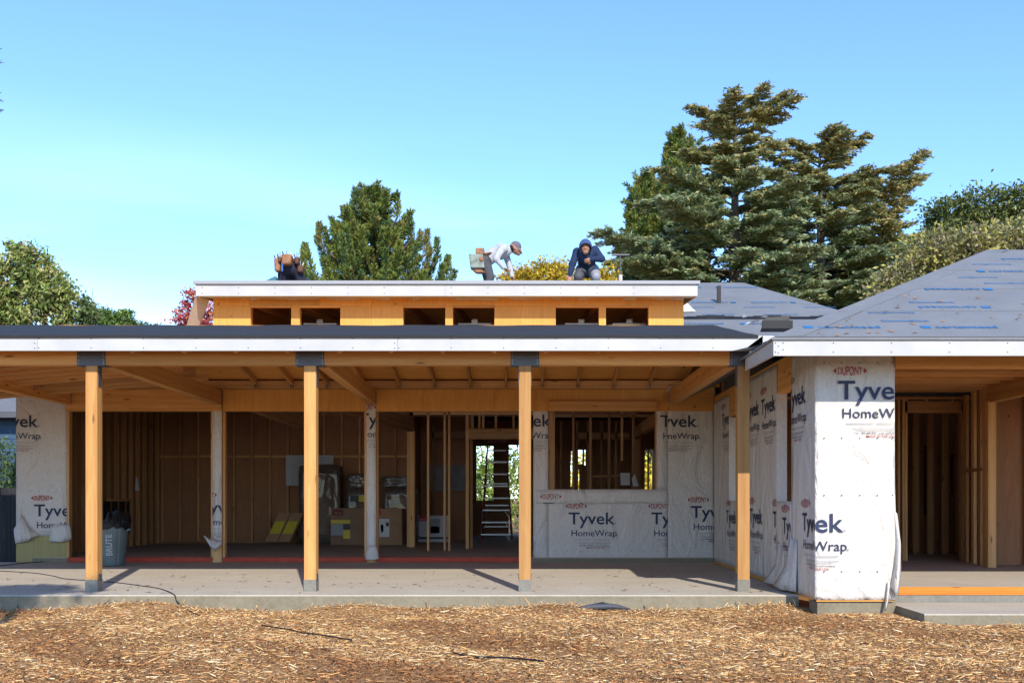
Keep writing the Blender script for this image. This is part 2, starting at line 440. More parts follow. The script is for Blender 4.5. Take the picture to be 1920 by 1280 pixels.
def build_chips():
    """wood chips and shreds: small three-sided splinters"""
    n = 170000
    # denser towards the camera where single chips can be seen
    yy = 6.2 + (11.85 - 6.2) * RNG.random(n) ** 1.0
    xx = RNG.uniform(-7.8, 8.2, n) * (yy / 11.9) ** .6
    keep = ~((xx > 3.05) & (yy > 10.40) & (xx > 3.9)) & ~((xx > 3.0) & (yy > 11.25))
    xx, yy = xx[keep], yy[keep]; n = len(xx)
    L = RNG.lognormal(math.log(.022), .62, n).clip(.008, .16); W = (L * RNG.uniform(.08, .28, n)).clip(.0022, .014); T = W * RNG.uniform(.25, .6, n)
    # longer pale shreds
    yaw = RNG.uniform(0, 2 * math.pi, n); pitch = RNG.normal(0, .14, n)
    near_edge = (yy > 11.6)
    pitch = np.where(near_edge, RNG.normal(0, .45, n), pitch)
    zz = GZ + mulch_h(xx, yy) + RNG.uniform(0, .014, n) + np.abs(np.sin(pitch)) * L * .45
    d = np.stack([np.cos(yaw) * np.cos(pitch), np.sin(yaw) * np.cos(pitch), np.sin(pitch)], -1)
    s = np.stack([-np.sin(yaw), np.cos(yaw), np.zeros(n)], -1)
    roll = RNG.normal(0, .5, n)
    up = np.cross(d, s)
    s2 = s * np.cos(roll)[:, None] + up * np.sin(roll)[:, None]; u2 = np.cross(d, s2)
    c = np.stack([xx, yy, zz], -1)
    h = (L / 2)[:, None] * d
    taper = RNG.uniform(.3, 1.0, n)[:, None]
    P = np.empty((n, 6, 3))
    P[:, 0] = c - h - s2 * (W / 2)[:, None] * taper; P[:, 1] = c - h + s2 * (W / 2)[:, None] * taper; P[:, 2] = c - h + u2 * T[:, None] * taper
    P[:, 3] = c + h - s2 * (W / 2)[:, None]; P[:, 4] = c + h + s2 * (W / 2)[:, None]; P[:, 5] = c + h + u2 * T[:, None]
    base = (np.arange(n) * 6)[:, None]
    quads = np.concatenate([base + np.array([[0, 3, 5, 2]]), base + np.array([[2, 5, 4, 1]]), base + np.array([[1, 4, 3, 0]])], 0)
    tris = np.concatenate([base + np.array([[0, 2, 1]]), base + np.array([[3, 4, 5]])], 0)
    nq, ntr = len(quads), len(tris)
    me = bpy.data.meshes.new('wood_chips')
    me.vertices.add(n * 6); me.vertices.foreach_set('co', P.reshape(-1))
    me.loops.add(nq * 4 + ntr * 3)
    me.loops.foreach_set('vertex_index', np.concatenate([quads.reshape(-1), tris.reshape(-1)]).astype(np.int32))
    me.polygons.add(nq + ntr)
    me.polygons.foreach_set('loop_start', np.concatenate([np.arange(nq) * 4, nq * 4 + np.arange(ntr) * 3]).astype(np.int32))
    me.update(calc_edges=True)
    pal = np.array([(.70, .43, .17), (.76, .53, .26), (.52, .26, .10), (.32, .14, .055), (.82, .65, .40), (.62, .35, .14), (.14, .065, .03)])
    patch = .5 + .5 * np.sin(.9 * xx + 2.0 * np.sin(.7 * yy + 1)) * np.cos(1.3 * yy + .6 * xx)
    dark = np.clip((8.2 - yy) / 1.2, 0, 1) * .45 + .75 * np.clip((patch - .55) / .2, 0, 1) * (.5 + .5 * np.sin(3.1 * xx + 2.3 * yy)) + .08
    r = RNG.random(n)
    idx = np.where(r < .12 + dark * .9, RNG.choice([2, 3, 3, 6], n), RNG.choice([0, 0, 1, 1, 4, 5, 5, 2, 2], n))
    colr = pal[idx] * RNG.uniform(.8, 1.2, n)[:, None]
    ca = me.color_attributes.new('Col', 'FLOAT_COLOR', 'POINT')
    buf = np.ones((n, 6, 4)); buf[:, :, :3] = colr[:, None, :]
    ca.data.foreach_set('color', buf.reshape(-1))
    m, nt, b = newmat('wood_chip')
    at = nt.nodes.new('ShaderNodeAttribute'); at.attribute_name = 'Col'
    nt.links.new(at.outputs['Color'], b.inputs['Base Color']); b.inputs['Roughness'].default_value = .8; b.inputs['Specular IOR Level'].default_value = .15
    me.materials.append(m)
    o = bpy.data.objects.new('wood_chips', me); COL.objects.link(o)
    tag(o, 'loose straw coloured wood chips and shreds strewn over the ground', 'wood chips', kind='stuff')
build_chips()

def slab(name, x0, x1, y0, y1, z0f, z0b, zb, mat_top, mat_side, label):
    v = [(x0, y0, zb), (x1, y0, zb), (x1, y1, zb), (x0, y1, zb), (x0, y0, z0f), (x1, y0, z0f), (x1, y1, z0b), (x0, y1, z0b)]
    # a worn, chamfered front edge
    c = .012
    v2 = [(x0, y0, zb), (x1, y0, zb), (x1, y1, zb), (x0, y1, zb), (x0, y0, z0f - c), (x1, y0, z0f - c), (x1, y0 + c, z0f), (x0, y0 + c, z0f), (x1, y1, z0b), (x0, y1, z0b)]
    f = [(0, 3, 2, 1), (0, 1, 5, 4), (4, 5, 6, 7), (7, 6, 8, 9), (1, 2, 8, 6, 5), (2, 3, 9, 8), (3, 0, 4, 7, 9)]
    o = mobj(name, v2, f, [mat_top, mat_side])
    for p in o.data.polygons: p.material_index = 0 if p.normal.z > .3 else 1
    return tag(o, label, None, kind='structure')
slab('patio', -14, 3.06, 11.87, 17.56, -.03, 0, -.35, CONC, CONCE, 'pale concrete patio slab under the porch posts')
slab('floor', -8.55, 9.5, 17.57, 29, .08, .08, -.3, CONC, CONCE, 'bare concrete floor inside the unfinished house')
slab('entry_floor', 3.99, 9.5, 11.66, 17.55, .083, .083, -.3, CONC, CONCE, 'concrete floor of the open entry beside the wrapped wall')
slab('entry_step', 3.97, 13, 10.45, 11.56, -.09, -.085, -.35, CONC, CONCE, 'low concrete step in front of the entry')

# ------------------------------------------------------------------ the house
HW = 'single storey wood framed house under construction with white housewrap and open porch'
H = empty('house', (-2, 17.6, 0), HW, 'house')

# ---- porch: posts on concrete piers, steel caps, front beam, fascia
YP = 12.3
PZ = 2.677      # underside of the front beam
post_x = [XA(-235, YP), XA(171.3, YP), XA(581.2, YP), XA(984.2, YP), XA(1394.6, YP)]
for i, x in enumerate(post_x):
    p = vpost('post', x, YP + .0715, .115, PZ, .143, .143, FIR, H)
    m = MB(); m.box(x - .075, x + .075, YP - .004, YP + .147, -.05, .115)
    pr = m.build('concrete_pier', CONCP, p)
    for s in (-1, 1):
        m = MB(); m.box(x + s * .0745 - .003, x + s * .0745 + .003, YP + .03, YP + .115, .1, .18)
        m.build('post_base_bracket', STEEL, p)
    m = MB()
    hw = .17
    m.box(x - hw, x + hw, YP - .008, YP - .001, PZ - .004, PZ + .168)
    m.box(x - hw, x + hw, YP + .1445, YP + .151, PZ - .004, PZ + .168)
    m.box(x - hw, x + hw, YP - .008, YP + .151, PZ - .010, PZ - .004)
    for s in (-1, 1): m.box(x + s * .0755 - .003, x + s * .0755 + .003, YP + .02, YP + .12, PZ - .25, PZ - .004)
    cap = m.build('post_cap_bracket', STEEL, p)
    dots('bolt_head', [(x + sx * .15, YP - .008, PZ + z) for sx in (-1, 1) for z in (.02, .055, .11, .145)], (0, -1, 0), .006, GALV, p)
    if i < len(post_x) - 1:
        xe = post_x[i + 1]
        lumber('front_beam', (x + .003, YP + .0715, PZ + .121), (xe - .003, YP + .0715, PZ + .121), .143, .242, BEAM, H)
lumber('front_beam', (-12.5, YP + .0715, PZ + .121), (post_x[0] - .003, YP + .0715, PZ + .121), .143, .242, BEAM, H)
YF = 12.0
fz0, fz1 = ZA(657.5, YF), ZA(629, YF)
xs = [-13.0, XA(70, YF), XA(745, YF), XA(1430, YF)]
nails = []
for a, b in zip(xs[:-1], xs[1:]):
    fb = lumber('fascia_board', (a + .0015, YF + .011, (fz0 + fz1) / 2), (b - .0015, YF + .011, (fz0 + fz1) / 2), .022, fz1 - fz0, WHITEP, H)
    q = a + .02; pts = []
    while q < b:
        pts += [(q, YF - .001, fz0 + .035), (q, YF - .001, fz1 - .035)]; q += .61
    pts += [(b - .03, YF - .001, fz0 + z) for z in (.03, .09, .15)]
    dots('nail_head', pts, (0, -1, 0), .006, NAILM, fb)
# the right end of the fascia is cut along the valley
m = MB(); a = XA(1430, YF) + .0015; b1, b0 = XA(1462, YF), XA(1412, YF)
m.add([(a, YF, fz0), (b0 - .12, YF, fz0), (b1, YF, fz1), (a, YF, fz1), (a, YF + .022, fz0), (b0 - .12, YF + .022, fz0), (b1, YF + .022, fz1), (a, YF + .022, fz1)],
      [(0, 1, 2, 3), (7, 6, 5, 4), (0, 4, 5, 1), (1, 5, 6, 2), (2, 6, 7, 3), (3, 7, 4, 0)])
m.build('fascia_board', WHITEP, H)
# ---- porch roof (hipped ridge hidden behind the dark roofing)
YR, ZR = 15.0, ZA(609.5, 15.0)
RX0, RX1 = -13.2, 2.62
th = .03
def porch_roof():
    z1 = fz1 + .006
    rows = 40
    vs = []; fs = []
    rs = np.random.default_rng(3)
    nx = 120
    ys = [YF - .02, YF + .02] + list(np.linspace(12.25, YR, 10))
    for y in ys:
        for i in range(nx + 1):
            x = RX0 + (RX1 - RX0) * i / nx
            z = z1 + (ZR - z1) * (y - YF) / (YR - YF) + (.006 * math.sin(x * 5.1 + y * 3) * math.sin(x * 1.9 + y) if y > YF + .1 else 0)
            if y < YF + .1: z += .004 * max(0, math.sin(x * 1.1 + .6)) ** 6
            vs.append((x, y, z))
    W = nx + 1; R = len(ys); k = len(vs)
    vs += [(x, y, z - th) for x, y, z in vs]
    for j in range(R - 1):
        for i in range(nx):
            q = (j * W + i, j * W + i + 1, (j + 1) * W + i + 1, (j + 1) * W + i)
            fs.append(q); fs.append(tuple(k + t for t in q[::-1]))
    for i in range(nx): fs.append((i, k + i, k + i + 1, i + 1))
    for j in range(R - 1):
        fs.append((j * W, (j + 1) * W, k + (j + 1) * W, k + j * W)); a = j * W + nx; fs.append((a, k + a, k + a + W, a + W))
    mobj('porch_roofing', vs, fs, FELT, H)
porch_roof()
BZ = 3.10   # sheathing at the back wall
box('roof_trim', RX0, RX1, YF + .022, YF + .05, fz0 + .02, fz1, WHITEP, H)
v = [(RX0, YR + .002, ZR), (RX1, YR + .002, ZR), (RX1, 17.75, BZ), (RX0, 17.75, BZ)]
v += [(x, y, z - .018) for x, y, z in v]
mobj('roof_sheathing', v, BOXF[::-1], PLYDIM, H)
v = [(RX0, YF + .05, fz1 - .035), (RX1, YF + .05, fz1 - .035), (RX1, YR, ZR - .035), (RX0, YR, ZR - .035)]
v += [(x, y, z - .018) for x, y, z in v]
mobj('roof_sheathing', v, BOXF[::-1], PLYDIM, H)
sl = (BZ - ZR) / (17.75 - YR)
k = -18
while True:
    x = .15 + .607 * k; k += 1
    if x > 2.5: break
    if x < -12: continue
    if -7.7 < x < -5.3: continue
    off = -.018 - .075
    lumber('rafter', (x, YR + .03, ZR + off), (x, 17.50, ZR + sl * 2.5 + off + .02),   .038, .14, FIR, H)
    lumber('rafter', (x, YF + .06, fz1 - .055 - .07), (x, YR - .02, ZR - .055 - .07), .038, .14, STUD, H)
    m = MB()
    for s in (-1, 1): m.box(x + s * .0215 - .0015, x + s * .0215 + .0015, 17.42, 17.505, 2.955, 3.075)
    m.build('joist_hanger', GALV, H)
lumber('ridge_board', (RX0, YR, ZR - .16), (-7.75, YR, ZR - .16), .04, .2, STUD, H)
lumber('ridge_board', (-5.2, YR, ZR - .16), (RX1, YR, ZR - .16), .04, .2, STUD, H)
# jack rafters across the left bay
for y in (12.9, 13.4, 13.9, 14.4, 14.9, 15.5, 16.1, 16.7):
    zt = min(3.06, ZR + sl * (y - YR) - .16) if y > YR else 3.04 + .02 * (y - 12.9)
    lumber('jack_rafter', (-12.4, y, 2.45), (-5.28, y, min(zt, 3.2)), .038, .14, STUD, H)
# ledger and deep beams
YB = 17.6
lumber('ledger', (-12.5, 17.53, 3.022), (-5.25, 17.53, 3.022), .04, .135, STUD, H)
lumber('ledger', (-5.245, 17.53, 3.022), (-.9, 17.53, 3.022), .04, .135, STUD, H)
lumber('ledger', (-.895, 17.53, 3.022), (2.6, 17.53, 3.022), .04, .135, STUD, H)
for xf, xb in ((XA(-235, YP) + .1, -7.93), (post_x[1] + .115, XA(408, 17.5)), (post_x[2] + .115, XA(697, 17.5)), (post_x[4] - .12, XA(1262, 17.5))):
    lumber('cross_beam', (xf, YP + .15, 2.79), (xb, 17.49, 2.80), .14, .235, BEAM, H)
    box('beam_hanger', xb - .075, xb + .075, 17.492, 17.50, 2.69, 2.92, STEEL, H)

# ---- back wall of the porch: headers, plywood, columns
zt, zb = 2.947, 2.573
CX0_ = -5.14
lumber('header', (XA(127, YB), YB - .04, (zt + zb) / 2), (XA(417, YB), YB - .04, (zt + zb) / 2), .09, zt - zb, BEAM, H)
for a, b in ((419, 690), (706, 794), (794, 927), (927, 1004)):
    box('plywood_panel', XA(a, YB) + .002, XA(b, YB) - .002, YB - .035, YB - .015, zb, zt, PLY, H)
box('plywood_panel', XA(1008, YB), XA(1252, YB), YB - .035, YB - .015, ZA(752.5, YB), zt, PLY, H)
box('header_backing', XA(420, YB), 3.08, YB - .012, YB + .10, zb + .002, 3.07, PLYDIM, H)
box('header_backing', -8.85, XA(419, YB), YB + .01, YB + .10, zb + .002, 3.07, PLYDIM, H)
box('sun_leak_block', -9.0, CX0_, 17.70, 17.755, 3.0, 3.34, PLYDIM, H)  # unseen filler, added to keep sun from leaking in over the header
box('sun_leak_block', 2.42, 3.2, 17.70, 17.755, 3.0, 3.34, PLYDIM, H)  # same added sun block on the right
lumber('window_header', (XA(1028, YB), YB - .05, ZA(761.5, YB)), (XA(1231, YB), YB - .05, ZA(761.5, YB)), .07, ZA(752.5, YB) - ZA(771, YB), BEAM, H)
# columns between the big openings
for a, b in ((400, 417.5), (688, 705)):
    x0, x1 = XA(a, YB), XA(b, YB)
    lumber('column', ((x0 + x1) / 2, YB + .02, 0), ((x0 + x1) / 2, YB + .02, zb), .12, x1 - x0 - .012, STUD, H, up=(1, 0, 0))
    lumber('trimmer', (x1 + .02, YB + .05, .08), (x1 + .02, YB + .05, zb), .09, .038, STUD, H, up=(1, 0, 0))
    lumber('trimmer', (x0 - .025, YB + .05, .08), (x0 - .025, YB + .05, zb), .09, .038, STUD, H, up=(1, 0, 0))
# red painted sill along the openings
for a, b in ((XA(129, YB), XA(399, YB)), (XA(419, YB), XA(687, YB)), (XA(707, YB), XA(996, YB))):
    lumber('door_sill', (a, YB - .01, .043), (b, YB - .01, .043), .09, .082, REDSILL, H)
# left end wall pier, plywood behind the wrap
box('wall_sheathing', -8.85, XA(126, YB), YB + .012, YB + .03, .0, 2.6, PLYGREEN, H)
box('wall_sheathing', -8.85, XA(126, YB), YB + .03, YB + .1, -.05, 2.7, STUD, H)
lumber('corner_stud', (XA(128.5, YB), YB + .04, .05), (XA(128.5, YB), YB + .04, zb), .12, .04, STUD, H, up=(1, 0, 0))
# wrapped wall with the window opening
WX0, WX1, WZ0, WZ1 = XA(1028, YB), XA(1231, YB), ZA(917, YB), ZA(771, YB)
wall('wall_sheathing', 'Y', YB + .008, .11, 0.0, 3.08, -.05, zb, [(WX0, WX1, WZ0, 3)], PLYDIM, H)
for x in (WX0 - .02, WX1 + .02):
    pass
lumber('window_trimmer', (WX0 + .06, YB + .07, WZ0), (WX0 + .06, YB + .07, WZ1), .1, .11, STUDD, H, up=(1, 0, 0))
lumber('window_trimmer', (WX1 - .012, YB + .07, WZ0), (WX1 - .012, YB + .07, WZ1), .1, .02, STUDD, H, up=(1, 0, 0))
lumber('window_sill_plate', (WX0, YB + .07, WZ0 - .02), (WX1, YB + .07, WZ0 - .02), .1, .036, STUDD, H)

# ---- housewrap on the porch's back wall
FN = (0, -1, 0); UX = (1, 0, 0)
def wrap_front(x0, x1, y0, y1, Y, blocks, seed, amp=.004, parent=None, proud=0.0, lift=None, vclip=None):
    """pixel rectangle (left, right, bottom row, top row) on a wall at distance Y; blocks = [(T left px, baseline px)]"""
    X0, X1, Z0, Z1 = XA(x0, Y), XA(x1, Y), ZA(y0, Y), ZA(y1, Y)
    o = sheet('housewrap', (X0, Y - proud, Z0), UX, FN, X1 - X0, Z1 - Z0, WRAP, parent or H, amp, seed, lift=lift)
    for bl in blocks:
        bx, by = XA(bl[0], Y), ZA(bl[1], Y)
        c = [X0 - bx + .002, X1 - bx - .002, Z0 - by + .004, Z1 - by - .002]
        print_block(o, (bx, Y - proud, by), UX, FN, c)
    return o
# left pier sheet with its torn, folded-up lower corners
sA = wrap_front(30, 127, 1004, 728, YB, [(-15, 800), (64, 967)], 1)
def flap(name, pts, th, mat, parent):
    """a loose folded corner: polygon with thickness"""
    pts = [Vector(p) for p in pts]; n = (pts[1] - pts[0]).cross(pts[2] - pts[0]).normalized() * th
    k = len(pts); v = pts + [p + n for p in pts]
    f = [tuple(range(k)), tuple(range(k, 2 * k))[::-1]] + [(i, k + i, k + (i + 1) % k, (i + 1) % k) for i in range(k)]
    return mobj(name, v, f, mat, parent)
def pf(x, y, d): return PX(x, y, YB - d)
def curl(name, rows, mat, parent):
    """loose cloth: rows of points, skinned into a smooth sheet with thickness"""
    R, C = len(rows), len(rows[0]); vs = [Vector(p) for r in rows for p in r]
    fs = [(j * C + i, j * C + i + 1, (j + 1) * C + i + 1, (j + 1) * C + i) for j in range(R - 1) for i in range(C - 1)]
    o = mobj(name, vs, fs, mat, parent, smooth=True)
    so = o.modifiers.new('thickness', 'SOLIDIFY'); so.thickness = .003
    ss = o.modifiers.new('smooth', 'SUBSURF'); ss.subdivision_type = 'SIMPLE'; ss.levels = 1; ss.render_levels = 1
    return o
curl('torn_flap', [[pf(40, 962, .012), pf(52, 985, .03), pf(74, 1003, .012)], [pf(30, 985, .06), pf(45, 1004, .10), pf(66, 1005, .05)], [pf(26, 992, .05), pf(30, 1014, .10), pf(57, 1010, .06)], [pf(27, 1004, .02), pf(29, 1019, .05), pf(56, 1014, .03)]], WRAP, sA)
curl('torn_flap', [[pf(96, 984, .012), pf(112, 982, .02), pf(130, 980, .02)], [pf(94, 1000, .05), pf(112, 998, .09), pf(133, 996, .06)], [pf(92, 1012, .06), pf(112, 1015, .09), pf(135, 1008, .06)], [pf(93, 1016, .02), pf(112, 1017, .04), pf(130, 1014, .02)]], WRAP, sA)
# the two wrapped columns
sB = wrap_front(400, 417.5, 1016, 756, YB, [(374, 961)], 2, .002, proud=.045)
curl('torn_flap', [[PX(401, 1008, 17.5), PX(409, 1014, 17.5), PX(417, 1012, 17.5)], [PX(392, 1010, 17.44), PX(404, 1022, 17.42), PX(416, 1020, 17.46)], [PX(383, 1003, 17.40), PX(396, 1022, 17.38), PX(410, 1026, 17.44)], [PX(382, 1005, 17.42), PX(394, 1024, 17.41), PX(404, 1033, 17.46)]], WRAP, sB)
sC = wrap_front(688, 705.5, 1030, 754, YB, [(672, 797)], 3, .002, proud=.045)
curl('torn_flap', [[PX(688, 1022, 17.54), PX(697, 1022, 17.53), PX(705.5, 1022, 17.54)], [PX(687, 1034, 17.50), PX(697, 1036, 17.47), PX(708, 1034, 17.50)], [PX(685, 1048, 17.46), PX(697, 1049, 17.42), PX(711, 1047, 17.47)]], WRAP, sC)
# sheets round the window
sD = wrap_front(1000, 1028, 1052, 752, YB, [(947, 799)], 4, .003)
sE = wrap_front(1028.3, 1253, 1052, 917, YB, [(1066, 982), (1221, 982)], 5, .004)
sF = wrap_front(1005, 1252, 944, 918, YB, [(1018, 964)], 6, .0015, proud=.012)
sG = wrap_front(1231, 1252, 917, 730, YB, [(1238, 800)], 7, .002)
box('loose_wrap_edge', XA(1252, YB), XA(1266, YB), YB - .03, YB - .02, ZA(757, YB), ZA(729, YB), WRAP, H)
sH = wrap_front(1252.3, 1340.5, 1052, 752, YB, [(1220, 800), (1295, 970)], 8, .004, proud=.008)
# short strip of wrap above, by the corner
sI = wrap_front(1266, 1341, 753, 727, YB, [], 9, .003, proud=.006)
for s, xs_, ys_ in ((sE, range(1040, 1250, 24), (1032,)), (sH, range(1260, 1340, 22), (925, 1020)), (sA, range(40, 126, 17), (752, 850, 920))):
    dots('cap_nail', [PX(x, y, YB - .008) for x in xs_ for y in ys_], FN, .007, NAILM, s)

# ---- the wrapped side wall of the wing (faces left)
XW = 3.08
def YW(x): return F * XW / (x - VX)
LN = (-1, 0, 0); UY = (0, -1, 0)
o1 = (YW(1388), YW(1367), 1.05, 2.36)
o2 = (YW(1484), YW(1456), 1.05, 2.41)
wall('wall_sheathing', 'X', XW + .012, .12, 11.26, 17.58, -.04, 2.82, [o1, o2], PLYDIM, H)
def wrap_side(y_far, y_near, z0, z1, blocks, seed, proud=0.0):
    s = sheet('housewrap', (XW - proud, y_far, z0), UY, LN, y_far - y_near, z1 - z0, WRAP, H, .004, seed)
    for yT, zT in blocks:
        print_block(s, (XW - proud, yT, zT), UY, LN, [yT - y_far + .002, yT - y_near - .002, z0 - zT + .004, z1 - zT - .002])
    return s
wrap_side(17.58, o1[1], .03, 2.72, [(16.79, 2.256), (16.4, .70)], 20)
wrap_side(o1[1], o1[0], .03, o1[2], [(16.4, .70)], 21)
wrap_side(o1[0], o2[1], .02, 2.78, [(14.85, 2.23), (13.89, 2.21), (14.64, .742), (13.2, .72)], 22)
wrap_side(o2[1], o2[0], .01, o2[2], [(12.68, .653)], 23, .006)
wrap_side(o2[0], 11.235, -.02, 2.80, [(12.44, 2.168), (11.77, .721)], 24)
for ya, yb, zt_ in ((o1[0], o1[1], 2.36), (o2[0], o2[1], 2.41)):
    lumber('window_header', (XW + .05, ya, zt_ + .14), (XW + .05, yb, zt_ + .14), .08, .28, BEAM, H)
    box('wrap_reveal', XW + .002, XW + .13, yb - .012, yb - .002, 1.05, zt_, WRAP, H)
    lumber('window_trimmer', (XW + .07, ya + .03, 1.05), (XW + .07, ya + .03, zt_), .06, .12, BEAM, H, up=(1, 0, 0))
# curled loose bottoms
curl('torn_flap', [[(XW - .005, 12.95, .55), (XW - .005, 12.75, .5), (XW - .005, 12.6, .5)], [(XW - .03, 12.98, .25), (XW - .05, 12.8, .2), (XW - .01, 12.6, .25)], [(XW - .16, 13.05, .03), (XW - .12, 12.85, .02), (XW - .03, 12.65, .03)]], WRAP, H)
curl('torn_flap', [[(XW - .005, 12.35, .65), (XW - .005, 12.2, .6), (XW - .005, 12.0, .6)], [(XW - .04, 12.38, .3), (XW - .06, 12.2, .25), (XW - .01, 12.0, .3)], [(XW - .17, 12.5, .03), (XW - .13, 12.25, .0), (XW - .03, 11.95, .0)]], WRAP, H)
# front of the bump-out
YBO = 11.23
BX1 = XA(1677, YBO)
wall('wall_sheathing', 'Y', YBO + .012, .12, XW + .012, BX1, -.04, 2.75, [], PLYDIM, H)
def bl(a, b):   # the loose right edge billows out
    t = max(0, a - .66) / .2; q = max(0, 1 - abs(b - .55) / .75)
    return .05 * t * t * q
sN = sheet('housewrap', (XW - .006, YBO, ZA(1124, YBO)), UX, FN, BX1 - XW + .012, ZA(660, YBO) - ZA(1124, YBO), WRAP, H, .006, 30, lift=bl, step=.05)
zc0, zc1 = ZA(1124, YBO), ZA(660, YBO)
for bx, by in ((XA(1570.6, YBO), ZA(748, YBO)), (XW - .4865, .718)):
    print_block(sN, (bx, YBO - .004, by), UX, FN, [XW - .004 - bx, BX1 - bx - .004, zc0 - by, zc1 - by])
dots('cap_nail', [PX(x, y, YBO - .004) for x in (1545, 1578, 1612, 1645, 1673) for y in (680, 821, 928, 1071)], FN, .008, NAILM, sN)
curl('torn_flap', [[PX(1676, 958, 11.22), PX(1680, 960, 11.19), PX(1682, 962, 11.2)], [PX(1678, 1010, 11.20), PX(1686, 1015, 11.12), PX(1689, 1020, 11.2)], [PX(1677, 1060, 11.20), PX(1684, 1065, 11.10), PX(1689, 1065, 11.2)], [PX(1670, 1100, 11.2), PX(1679, 1112, 11.14), PX(1685, 1118, 11.2)]], WRAP, sN)
curl('torn_flap', [[PX(1664, 1090, 11.21), PX(1667, 1092, 11.20), PX(1669, 1090, 11.21)], [PX(1661, 1120, 11.2), PX(1664, 1122, 11.16), PX(1667, 1120, 11.2)], [PX(1658, 1143, 11.19), PX(1660, 1145, 11.17), PX(1662, 1142, 11.19)]], WRAP, sN)
mobj('foundation', boxv(XW + .03, 3.97, YBO + .04, 11.6, -.4, -.03), BOXF, CONCE, H)
mobj('foundation', boxv(3.97, 9.5, 11.565, 11.64, -.4, -.006), BOXF, CONCP, H)
lumber('threshold_board', (3.975, 11.63, .040), (13, 11.63, .040), .03, .09, ORANGE, H)

# ---- wing roof: front eave, hip, ridge
YE = 10.64
EX0 = XA(1450, YE)
ez0, ez1 = ZA(667, YE), ZA(635.5, YE)
for a, b in ((EX0, EX0 + 4.2), (EX0 + 4.2, 14)):
    fb = lumber('fascia_board', (a + .001, YE + .011, (ez0 + ez1) / 2), (b - .001, YE + .011, (ez0 + ez1) / 2), .022, ez1 - ez0, WHITEP, H)
    pts = [(a + .02 + .6 * k_, YE, z) for k_ in range(int((b - a) / .6) + 1) for z in (ez0 + .04, ez1 - .04)]
    dots('nail_head', pts + [(a + .05 + .05 * (k_ % 2), YE, ez0 + .03 + .035 * k_) for k_ in range(4)], FN, .006, NAILM, fb)
lumber('fascia_board', (EX0 + .011, YE + .023, (ez0 + ez1) / 2), (EX0 + .011, 12.05, (ez0 + ez1) / 2 + .02), .022, ez1 - ez0, SOFFIT, H)
pr = .47
RT = 4.0
hz = ez1 + .01
P0 = (EX0 - .02, YE - .02, hz); PH = (EX0 + RT, YE + RT, hz + pr * RT); PRr = (16, YE + RT, hz + pr * RT); P1 = (16, YE - .02, hz)
PB0 = (EX0 - .02, YE + 2 * RT, hz); PB1 = (16, YE + 2 * RT, hz)
v = [P0, P1, PRr, PH, PB0, PB1]; k = len(v)
v += [(a, b, c - .02) for a, b, c in v]
f = [(0, 1, 2, 3), (0, 3, 4), (4, 3, 2, 5)]
f = f + [tuple(k + i for i in q[::-1]) for q in f] + [(0, k, k + 1, 1), (0, 4, k + 4, k), (1, k + 1, k + 2, 2), (2, k + 2, k + 5, 5), (4, 5, k + 5, k + 4)]
WR = mobj('wing_roof', v, f, UNDER, H)
# laps of the underlayment: thin strips, each course over the one below
nrm = Vector((0, -pr, 1)).normalized(); upv = Vector((0, 1, pr)).normalized()
def on_roof(x, s, h=.003): return Vector((x, YE - .02, hz)) + upv * s + nrm * h
for kk in range(4):
    s0 = .02 + kk * 1.02; s1 = min(s0 + 1.10, 4.38)
    def xl(s): return EX0 - .02 + s * upv.y + .02
    q = [on_roof(xl(s0), s0, .008), on_roof(15.9, s0, .008), on_roof(15.9, s1, .003), on_roof(xl(s1), s1, .003)]
    mobj('underlayment_course', q + [p - nrm * .004 for p in q], BOXF[::-1], UNDER, WR)
# hip strip folded over the edge
m = MB()
hd = (Vector(PH) - Vector(P0)).normalized()
for a, b in ((.05, 2.4), (2.35, 4.6), (4.5, 5.95)):
    p, q = Vector(P0) + hd * a, Vector(P0) + hd * b
    e1 = (Vector((1, 0, 0)) * .30); e2 = Vector((-.02, .0, -.01))
    m.add([p + nrm * .014 + e2, q + nrm * .014 + e2, q + nrm * .012 + e1 + upv * .0, p + nrm * .012 + e1], [(0, 3, 2, 1)])
m.build('hip_strip', UNDER, WR)
def roof_print(s, x0, txt, width, flip, parent, origin=on_roof, uu=Vector((1, 0, 0)), vv=upv, nn=nrm, square=False):
    co, fs = text(txt, width, .012)
    m = MB(); m.add([(p[0] - width / 2, p[1] - .035, 0) for p in co], fs)
    if square: m.add([(-width / 2 - .15, -.04, 0), (-width / 2 - .05, -.04, 0), (-width / 2 - .05, .055, 0), (-width / 2 - .15, .055, 0)], [(0, 1, 2, 3)])
    o = m.build('roof_lettering', BLUEPRINT, None)
    if flip: uu, vv = -uu, -vv
    M = Matrix((uu, vv, nn)).transposed().to_4x4(); M.translation = origin(x0, s, .0115)
    o.matrix_basis = M; adopt(o, parent)
rs = random.Random(5)
for s, txt, wd, sq, fl, off in ((.36, 'certainteed', .66, True, False, 0), (.62, 'DiamondDeck', .52, False, False, .45), (.95, 'DiamondDeck', .52, False, True, .1), (1.2, 'certainteed', .66, True, True, .6),
                                (1.42, 'DiamondDeck', .52, False, False, .3), (2.05, 'certainteed', .66, True, True, .2), (2.35, 'DiamondDeck', .52, False, False, .7), (2.65, 'DiamondDeck', .5, False, True, .2), (3.0, 'certainteed', .66, True, False, .5), (3.4, 'DiamondDeck', .52, False, True, .0), (3.75, 'certainteed', .66, True, True, .3)):
    x = EX0 + s * .9 + .55 + off
    while x < 10:
        roof_print(s, x, txt, wd, fl, WR, square=sq); x += 1.25 if sq else 1.85
